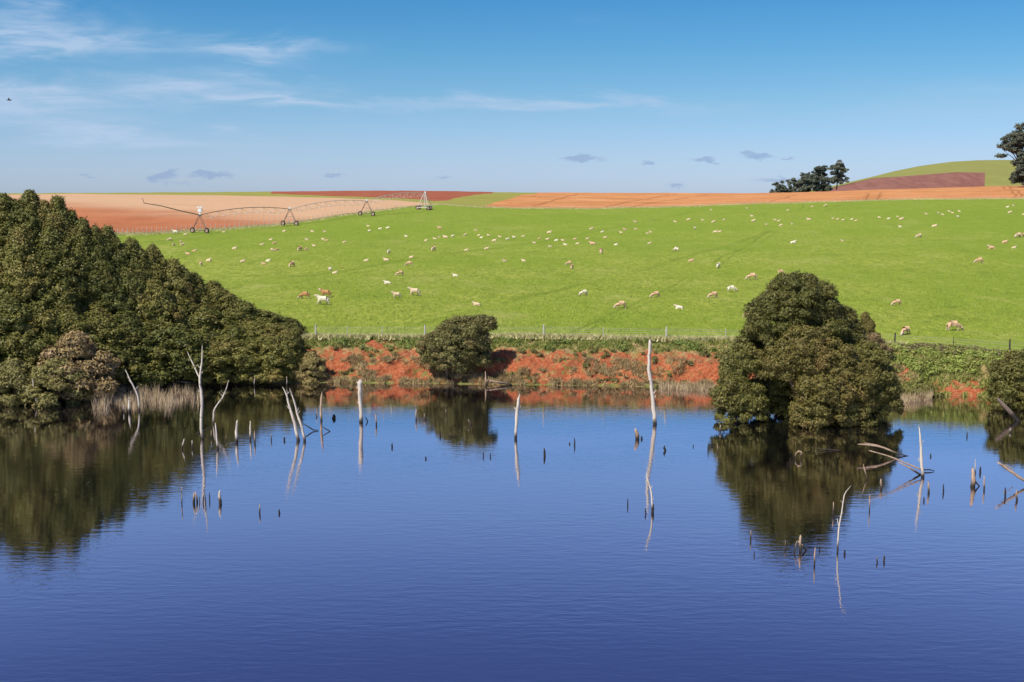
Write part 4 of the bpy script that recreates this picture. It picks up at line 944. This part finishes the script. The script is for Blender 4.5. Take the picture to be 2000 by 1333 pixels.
for q in S:
    if q[6]: continue
    for zi, (bx, ph) in enumerate(zones):
        if bx[0] <= q[0] < bx[1] and bx[2] <= q[1] < bx[3]: buckets.setdefault(zi, []).append(q); break
    else: print('NOZONE', q)
labels = {}
for zi, lst in buckets.items():
    lst.sort(key=lambda q: q[0])
    for i, q in enumerate(lst):
        pos = 'only small' if len(lst) == 1 else ords[i] + ('')
        labels[id(q)] = f'tiny {cn[q[4]]} sheep {pn[q[3]]}, {pos} from left {zones[zi][1]}' if len(lst) > 1 else f'tiny {cn[q[4]]} sheep {pn[q[3]]}, the only small one {zones[zi][1]}'
for q in S:
    px, py, wpx, pose, wl, yaw, lab = q
    foot_y = py + wpx * {'lie': .22, 'graze': .30, 'graze2': .42, 'stand': .34, 'walk': .34}[pose]
    p = hit(px, foot_y); Llen = {'lie': 1.30, 'graze': 1.40, 'graze2': 1.0, 'stand': 1.35, 'walk': 1.35}[pose]
    s0 = wpx / F * p.y / Llen; s0 = min(1.3, max(.7, s0 * 1.12))
    me = SH[pose]
    if yaw is None: yaw = random.choice([0, 180]) + random.uniform(-28, 28) if pose != 'graze2' else random.choice([90, 270]) + random.uniform(-35, 35)
    o = link('sheep', me, None, (p.x, p.y, p.z - (.02 if pose != 'lie' else .06))); o.rotation_euler = (0, 0, R(yaw)); o.scale = (s0, s0, s0)
    o.material_slots[0].link = 'OBJECT'; o.material_slots[0].material = M['wool_' + wl]
    o.material_slots[1].link = 'OBJECT'; o.material_slots[1].material = M['face']
    tag(o, lab or labels[id(q)], 'sheep', 'sheep spread over the pasture')

# ------------------------------------------------------------------ drowned dead timber
def spline(pts, k=4):
    out = []
    for i in range(len(pts) - 1):
        p0, p1, p2, p3 = [Vector(pts[max(0, min(len(pts) - 1, j))]) for j in (i - 1, i, i + 1, i + 2)]
        for j in range(k):
            t = j / k; out.append(.5 * ((2 * p1) + (-p0 + p2) * t + (2 * p0 - 5 * p1 + 4 * p2 - p3) * t * t + (-p0 + 3 * p1 - 3 * p2 + p3) * t ** 3))
    out.append(Vector(pts[-1])); return out
def limb(mb, pts, Y, sub=True, jag=.0, k=3, dy=0.0):
    """pts (px, py, w px) in the plane at distance Y"""
    P = [(*at(x_, y_, Y + dy * i), w_ * .88 / F * Y / 2) for i, (x_, y_, w_) in enumerate(pts)]
    XYZ = [Vector(p[:3]) for p in P]; rad = [p[3] for p in P]
    Q = spline(XYZ, k); fr = np.linspace(0, len(rad) - 1, len(Q)); rr = list(np.interp(fr, range(len(rad)), rad))
    L = max(.02, (XYZ[-1] - XYZ[0]).length)
    Q = [q + Vector((random.uniform(-1, 1), random.uniform(-1, 1), 0)) * r_ * .22 if 0 < i < len(Q) - 1 else q for i, (q, r_) in enumerate(zip(Q, rr))]
    if sub: Q = [Q[0] + (Q[0] - Q[1]).normalized() * .7 + Vector((0, 0, -.1))] + Q; rr = [rr[0] * 1.1] + rr
    mb.tube(Q, rr, 8 if rad[0] > .05 else 6, rough=.14, jag=jag or min(.25, L * .07)); return mb
def dead(name, label, pts, mat='wood_pale', branches=(), cat='dead tree', jag=0.0, group=None, dy=0.0):
    base = at_z(pts[0][0], pts[0][1], 0); Y = base.y
    mb = limb(MB(), pts, Y, jag=jag, dy=dy)
    if pts[0][1] - pts[-1][1] > 60:
        for q in range(3):
            f_ = random.uniform(.3, .9) * (len(pts) - 1); i_ = int(f_); g_ = f_ - i_; a0, a1 = pts[i_], pts[min(i_ + 1, len(pts) - 1)]
            x_, y_, w_ = [a0[k_] * (1 - g_) + a1[k_] * g_ for k_ in range(3)]; sd_ = random.choice([-1, 1]); L_ = random.uniform(3, 8)
            limb(mb, [(x_, y_, w_ * .45), (x_ + sd_ * L_ * .6, y_ - L_ * .5, w_ * .3), (x_ + sd_ * L_, y_ - L_ * 1.1, w_ * .15)], Y, sub=False, k=2)
    if branches:
        t_ = empty(name, base); tag(t_, label, cat, group); mb.build('trunk', M[mat], t_, True); t_.children[0].data.transform(Matrix.Translation(-base))
        for b_ in branches:
            m2 = limb(MB(), b_, Y, sub=False, dy=.1); o = m2.build('branch', M[mat], t_, True); o.data.transform(Matrix.Translation(-base))
    else:
        o = mb.build(name, M[mat], None, True, base); tag(o, label, cat, group)
dead('dead_tree', 'tall slender bleached dead tree with a forked left branch, standing before the wood', [(395, 857, 7), (392.5, 824, 6), (394, 778, 6), (390, 742, 5.5), (394, 709, 3.5), (395, 676, 1.5)], 'wood_pale', [[(390, 740, 3.5), (382, 722, 3), (375, 707, 2.5), (366, 688, 1)]])
dead('dead_tree', 'thin curved dead tree leaning right beside the tall forked one', [(417, 828, 4.5), (417.5, 805, 4), (425, 790, 3), (434, 778, 3), (441, 762, 2.5), (446, 745, 1.2)])
dead('dead_tree', 'slender dead tree leaning left out of the reeds', [(272, 803, 4.5), (270, 778, 4), (262, 757, 3.5), (254, 742, 3), (246, 725, 1.5)])
dead('dead_tree', 'short pale dead tree leaning left in front of the pale olive bush', [(78, 793, 6), (70, 777, 5), (66, 758, 3.5), (64, 740, 1.8)])
dead('dead_tree', 'left trunk of the pair of leaning bleached trees right of the wood', [(583, 861, 8), (575, 826, 7), (565, 793, 5), (560, 773, 4), (554, 760, 1.5)])
dead('dead_tree', 'right trunk of the pair of leaning bleached trees, with a small side twig', [(595, 862, 6.5), (589, 834, 5.5), (580, 808, 4.5), (576, 788, 4), (567, 763, 1.5)], 'wood_pale', [[(580, 806, 2.5), (583, 797, 1.2)]])
dead('dead_tree', 'thick straight bleached post-like trunk with a jagged top and a tiny twig', [(705, 825, 8.5), (704.5, 800, 9), (703.5, 770, 9.5), (703, 745, 9)], 'wood_pale', [[(700, 750, 2), (696, 745, 1)]], jag=.25)
dead('dead_tree', 'dead trunk with a light top and dark foot, left of the thick post-like trunk', [(628, 822, 5), (627, 800, 5.5), (627.5, 785, 5.5), (629, 768, 3)], 'wood_tan')
dead('dead_tree', 'pale dead trunk with a pointed split top in the centre of the lake', [(1007, 857, 6), (1009, 825, 7), (1011, 798, 7), (1013, 784, 6), (1015, 769, 1.5)], 'wood_pale', [[(1012, 786, 2.5), (1010, 778, 1)]])
dead('dead_tree', 'tallest thick bleached dead trunk, standing against the red bank', [(1279, 829, 9), (1277, 798, 9.5), (1273, 763, 8.5), (1267.5, 722, 7.5), (1268, 696, 7), (1270, 665, 7)], jag=.2)
dead('dead_tree', 'curved white stick tree rising from the open water below the tallest trunk', [(1274, 1000, 4.5), (1273.5, 984, 4.5), (1272, 960, 4), (1266, 941, 3.5), (1263, 926, 1.5)])
dead('dead_tree', 'thin white bent tree nearest the camera on the right, with one short twig', [(1636, 1076, 4), (1637, 1055, 4), (1639, 1028, 3.2), (1644, 999, 2.8), (1649, 968, 2.4), (1658, 954, 1.2)], 'wood_pale', [[(1638, 1028, 2), (1635, 1013, 1)]])
dead('dead_tree', 'pale pointed trunk standing amid fallen branches right of the flooded clump', [(1802, 932, 8), (1800, 902, 6.5), (1797.5, 862, 5.5), (1795, 832, 1.5)])
# fallen branches
def fallen(label, pts, mat='wood_tan', cat='fallen branch', name='fallen_branch', Yp=None):
    p = at_z(Yp[0], Yp[1], 0) if Yp else at_z(pts[-1][0], pts[-1][1], 0); mb = limb(MB(), pts[::-1], p.y, sub=False)
    tag(mb.build(name, M[mat], None, True, p), label, cat)
fallen('upper of the fallen branches rising left from the water in front of the flooded clump', [(1680, 868, 2.5), (1700, 870, 4), (1722, 874, 4), (1755, 887, 4), (1774, 891, 1.5)])
fallen('short split sliver lying along the upper fallen branch', [(1691, 866, 1.5), (1712, 870, 3), (1735, 878, 3), (1750, 886, 2)], Yp=(1774, 891))
fallen('long thin fallen branch rising left to its tip from the pale pointed trunk', [(1700, 881, 2), (1740, 893, 3.5), (1781, 910, 3.5), (1800, 918, 3.5)], Yp=(1800, 928))
fallen('lowest dark-ended fallen branch against the foot of the pale pointed trunk', [(1755, 903, 2), (1781, 917, 4), (1798, 928, 5)])
fallen('short dark branch sticking out right of the pale pointed trunk', [(1803, 918, 3), (1815, 918, 3), (1825, 920, 1.5)], 'wood_dark', Yp=(1815, 921))
fallen('thin log floating in the dark reflection of the flooded clump', [(1592, 876, 2), (1617, 878, 3), (1643, 880.5, 2)], Yp=(1617, 880))
fallen('thick broken branch lying in the water at the right edge', [(1950, 904, 3), (1960, 911, 6), (1975, 922, 6.5), (1998, 937, 6), (2016, 948, 6)])
fallen('short splinter beside the thick broken branch at the right edge', [(1962, 908, 2), (1973, 913, 2), (1980, 919, 1)], Yp=(1995, 935))
fallen('weathered log lying at the waterline right of the round bank bush', [(950, 744, 4), (965, 746, 5), (985, 749, 6), (1000, 752, 3)], Yp=(975, 753))
fallen('thin dark branch lying right of the pair of leaning bleached trees', [(592, 828, 2), (604, 835, 3), (612, 840, 3), (622, 841, 1.5)], 'wood_dark', Yp=(612, 842))
fallen('small dark branch right of the light-topped dead trunk', [(630, 834, 1.5), (638, 839, 2.5), (645, 843, 2)], 'wood_dark')
fallen('dark branch lying at the foot of the tall forked dead tree', [(412, 836, 2), (400, 841, 3), (384, 847, 3)], 'wood_dark')
fallen('pale log lying along the shore under the wood, behind the reeds', [(342, 745, 2), (360, 746.5, 4.5), (384, 749, 3)], 'wood_pale', Yp=(362, 753))
fallen('tiny pale twig floating in the reflection of the wood', [(168, 946, 1.5), (172, 943.5, 2), (176, 941, 1)], 'wood_pale', Yp=(170, 946))
# short stakes
G = 'drowned stakes and stubs standing in the lake'
def st(label, bx, by, tx, ty, w_, mat='wood_tan', name='dead_stake'):
    mx, my = (bx + tx) / 2 + random.uniform(-.15, .15) * w_, (by + ty) / 2
    dead(name, label, [(bx, by, w_ * 1.05), (mx, my, w_), (tx, ty, w_ * .45)], mat, cat='stake', group=G)
st('leaning stake left of the tall forked dead tree, left of two', 355, 877, 360, 857, 3.5, 'wood_pale')
st('upright stake between the leaning stake and the tall forked tree', 375.5, 875, 375, 861, 3.5, 'wood_pale')
st('thin stake between the forked tree and the curved leaning one', 412.5, 856, 413, 841, 2.5)
st('stout pale stake just below the curved leaning tree', 425.5, 877, 421, 829, 4.5, 'wood_pale')
st('tiny stub right of the stout pale stake', 442.6, 861, 442, 852, 2.5)
st('broad pale stake, leftmost of the three right of the curved tree', 462, 864, 463, 822, 6.5, 'wood_pale')
st('slim pale stake, middle one of the three right of the curved tree', 489, 859, 489, 824, 4, 'wood_pale')
st('short stake, rightmost of the three right of the curved tree', 498, 866, 497, 843, 3.5)
st('short stake in front of the reeds, left of the pair', 242, 805, 241, 791, 3, 'wood_pale')
st('taller stake in front of the reeds, right of the pair', 252.5, 806, 252, 778, 5, 'wood_pale')
st('thin pale stake at the left edge of the photo under the bush', 10, 787, 9, 763, 3.5, 'wood_pale')
st('leaning grey stick at the very left edge of the photo', 6, 779, -3, 764, 3, 'wood_pale')
st('thin dead stem standing at the foot of the wood behind the curved tree', 497, 755, 497, 737, 2, 'wood_pale')
st('second thin dead stem at the foot of the wood, nearer the red bank', 560, 755, 560, 736, 2, 'wood_pale')
st('thin stake left of the pair of leaning bleached trees', 530, 861, 530, 848, 2.5)
st('dark stub between the thin stake and the pair of leaning trees', 555.6, 861, 555.6, 854, 4, 'wood_dark')
st('squat dark stump standing right of the light-topped trunk', 652, 818, 652, 810, 8, 'wood_dark', 'dead_stump')
st('tiny dark stick left of the light-topped trunk', 619, 815, 617, 809, 2.5, 'wood_dark')
st('small dark bent stick right of the thick post-like trunk', 718, 824, 714, 815, 2.5, 'wood_dark')
st('pinkish stake right of the thick post-like trunk', 735, 831, 734, 808, 3.5)
st('small dark stub alone below the pinkish stake', 766, 874, 766, 866, 3.5, 'wood_dark')
st('slim stake at the left edge of the round bush reflection', 813, 821, 813, 800, 3.2)
st('brown stub just right of the slim stake in the bush reflection', 831, 819, 829, 809, 4)
st('thin pale stick in the middle of the round bush reflection', 871, 811, 871, 799, 1.8)
st('short dark stub in the lower bush reflection, left one', 860, 852, 860, 843, 3, 'wood_dark')
st('pale knotty stub at the right side of the round bush reflection', 920, 831, 914, 820, 4)
st('tiny dark stub alone below the round bush reflection', 832, 897, 831, 892, 3.5, 'wood_dark')
st('dark thin stub below the round bush reflection, left of two', 944, 892, 944, 883, 2.5, 'wood_dark')
st('dark thin stub below the round bush reflection, right of two', 958, 893, 958, 885, 2.5, 'wood_dark')
fallen('pair of crossed dark sticks low in the round bush reflection', [(876, 853, 1.5), (885, 850, 3), (892, 853, 2)], 'wood_dark', Yp=(885, 853))
st('upright broken stub at the left end of the shoreline log', 949, 754, 948, 727, 3.5)
st('dark leaning stub right of the central pointed trunk', 1064, 891, 1062.5, 876, 4.5, 'wood_dark')
st('slim dark stake with pale tip between the central trunk and the tallest trunk', 1122, 870, 1122, 856, 3, 'wood_dark')
st('tiny dark dot of a stub left of the slim pale-tipped stake', 1112.5, 868, 1112.5, 864, 3, 'wood_dark')
st('jagged reddish-brown stump left of the tallest trunk', 1245, 858, 1241, 838, 9, 'wood_tan', 'dead_stump')
st('small black stub touching the right side of the jagged stump', 1253, 858, 1253, 852, 4, 'wood_dark')
st('small dark pointed stub right of the tallest trunk', 1299, 881, 1298, 871, 5, 'wood_dark')
st('tiny stub in the open water left of the clump reflection', 1354, 873, 1354, 868, 2, 'wood_dark')
st('thin dark stick at the left border of the clump reflection, leftmost of three', 1383, 880, 1383.5, 865, 2.2, 'wood_dark')
st('short stub at the left border of the clump reflection, middle of three', 1390, 871, 1390, 864, 4, 'wood_dark')
st('thin grey stick at the left border of the clump reflection, rightmost of three', 1403, 884, 1401, 867, 2.5)
st('pale little stick close under the left end of the flooded clump', 1407, 843, 1407, 831, 3, 'wood_pale')
st('short dark stake in open water lower left of the curved white stick tree', 1226, 988, 1226, 974, 2.6, 'wood_dark')
st('short dark stake beside the foot of the curved white stick tree', 1261.5, 1004, 1261, 993, 3, 'wood_dark')
st('dark stub leaning on the right foot of the curved white stick tree', 1276, 1001, 1276.5, 985, 3, 'wood_dark')
st('thin stake, left end of the four standing just off the lower clump reflection', 355, 984, 355, 952, 2.6)
st('broad dark-footed stake, first of the close cluster under the forked tree reflection', 378.5, 983, 379.5, 962, 5.5)
st('second broad stake of the close cluster under the forked tree reflection', 385.5, 981, 382.5, 962, 4)
st('thin leaning stick in the middle of the close cluster', 390, 982, 389, 969, 2, 'wood_dark')
st('reddish stick right in the middle of the forked tree reflection', 397, 982, 398, 963, 3)
st('short black stick right of the reddish one in the forked tree reflection', 401.5, 984, 401, 968, 2.5, 'wood_dark')
st('thin curved dark stick at the right of the close cluster', 409.5, 978, 409, 962, 2.5, 'wood_dark')
st('bright white-topped broad stake right of the close cluster', 430, 984, 429, 958, 7, 'wood_pale')
st('lone slim dark stake with pale tip lower right of the white-topped stake', 507, 1004, 507, 986, 3.5)
st('lone black stub, lowest right of the left stakes', 545.5, 1003, 545.5, 995, 4, 'wood_dark')
st('thin pink stake left of the lower clump reflection', 1466, 1055, 1466.5, 1037, 3.5)
st('tiny stub just below the thin pink stake', 1473, 1086, 1473, 1077, 2.5)
st('slim stake at the lower edge of the clump reflection, leftmost', 1534, 1072, 1534, 1055, 2.8)
st('bent stick at the lower edge of the clump reflection left of the knotty stump', 1551, 1080, 1556, 1058, 2.8)
dead('dead_stump', 'knotty brown stump with a side branch at the lower edge of the clump reflection', [(1564, 1077, 6), (1563, 1064, 6), (1564, 1047, 4)], 'wood_tan', [[(1565, 1064, 4), (1572, 1072, 3.5), (1576, 1077, 3)], [(1563, 1062, 3), (1558, 1057, 2)]], 'stump')
st('tallest slim dark-footed stake just right of the knotty stump', 1590.5, 1104, 1592, 1071, 3.5)
st('tiny black stub right of the slim dark-footed stake', 1601, 1075, 1601, 1067, 3, 'wood_dark')
st('small dark stub at the right foot of the thin white bent tree', 1650, 1083, 1650, 1074, 4, 'wood_dark')
st('pale stake left of the thin white bent tree, in the dark reflection', 1627, 1005, 1628, 982, 3.6)
st('thin leaning stick in the dark reflection below the fallen branches', 1694, 936, 1686, 908, 2.6)
st('stout short stake at the right border of the clump reflection', 1721, 955, 1721, 936, 5)
st('thin tall stake below the stout short stake', 1698, 998, 1699, 968, 2.6)
st('bent stub in open water right of the thin white bent tree, left of two', 1713.5, 1100, 1712.5, 1088, 3)
st('reddish stub in open water right of the thin white bent tree, right of two', 1726, 1096, 1727, 1084, 4)
st('slim stake right of the foot of the pale pointed trunk', 1814, 963, 1813, 940, 4.5)
st('little dark stub between the pale pointed trunk and the slim stake', 1804.5, 979, 1804.5, 971, 3, 'wood_dark')
st('lone short dark stake right of the pale pointed trunk', 1843, 961, 1842.5, 946, 3, 'wood_dark')
st('small dark fork of twig in the open water right of the pale pointed trunk', 1818, 892, 1818, 886, 3, 'wood_dark')
st('thin dark stub high in the open water near the right bank', 1889, 853, 1889, 844, 2.5, 'wood_dark')
dead('dead_stump', 'thick jagged reddish stump with a low slanting branch near the right edge', [(1900, 951, 11), (1901, 938, 10), (1900, 920, 6)], 'wood_tan', [[(1904, 940, 4), (1911, 948, 3), (1919, 957, 3)]], 'stump', jag=.3)
st('thin stick standing right of the thick jagged reddish stump', 1922, 957, 1922, 930, 3.6)
st('thin pale spike behind the thick jagged reddish stump', 1905, 925, 1904.5, 897, 2.2, 'wood_pale')
st('short black stub behind right of the thick jagged reddish stump', 1915, 923, 1915, 912, 4, 'wood_dark')
st('short dark stake near the right edge, left of two', 1963, 969, 1963, 953, 4, 'wood_dark')
st('short pale-topped stake near the right edge, right of two', 1986, 978, 1985.5, 958, 4.5)
fallen('curled pale root arching out of the dark reflection of the clump', [(1554, 900, 2.5), (1554, 888, 3), (1560, 882, 3.5), (1566, 885, 4), (1563, 890, 3)], Yp=(1556, 896))
st('pale-topped stub under the black leaning trunk at the right edge', 1973, 845, 1974, 837, 5, 'wood_pale')
# flying bird
p = at(18, 196, 150); mb = MB(); mb.tube([(-.35, 0, 0), (-.1, 0, .02), (.15, 0, 0), (.3, 0, .02)], [.02, .08, .07, .015], 6)
mb.add([(.08, 0, .02), (-.12, 0, .02), (-.1, -.6, .22), (0, -.62, .22)], [(0, 1, 2, 3)]); mb.add([(.08, 0, .02), (-.12, 0, .02), (-.1, .6, .22), (0, .62, .22)], [(3, 2, 1, 0)])
o = mb.build('bird', M['face_dark']); o.location = p; o.rotation_euler = (0, 0, .4); tag(o, 'small dark bird flying in the sky at the far left', 'bird')
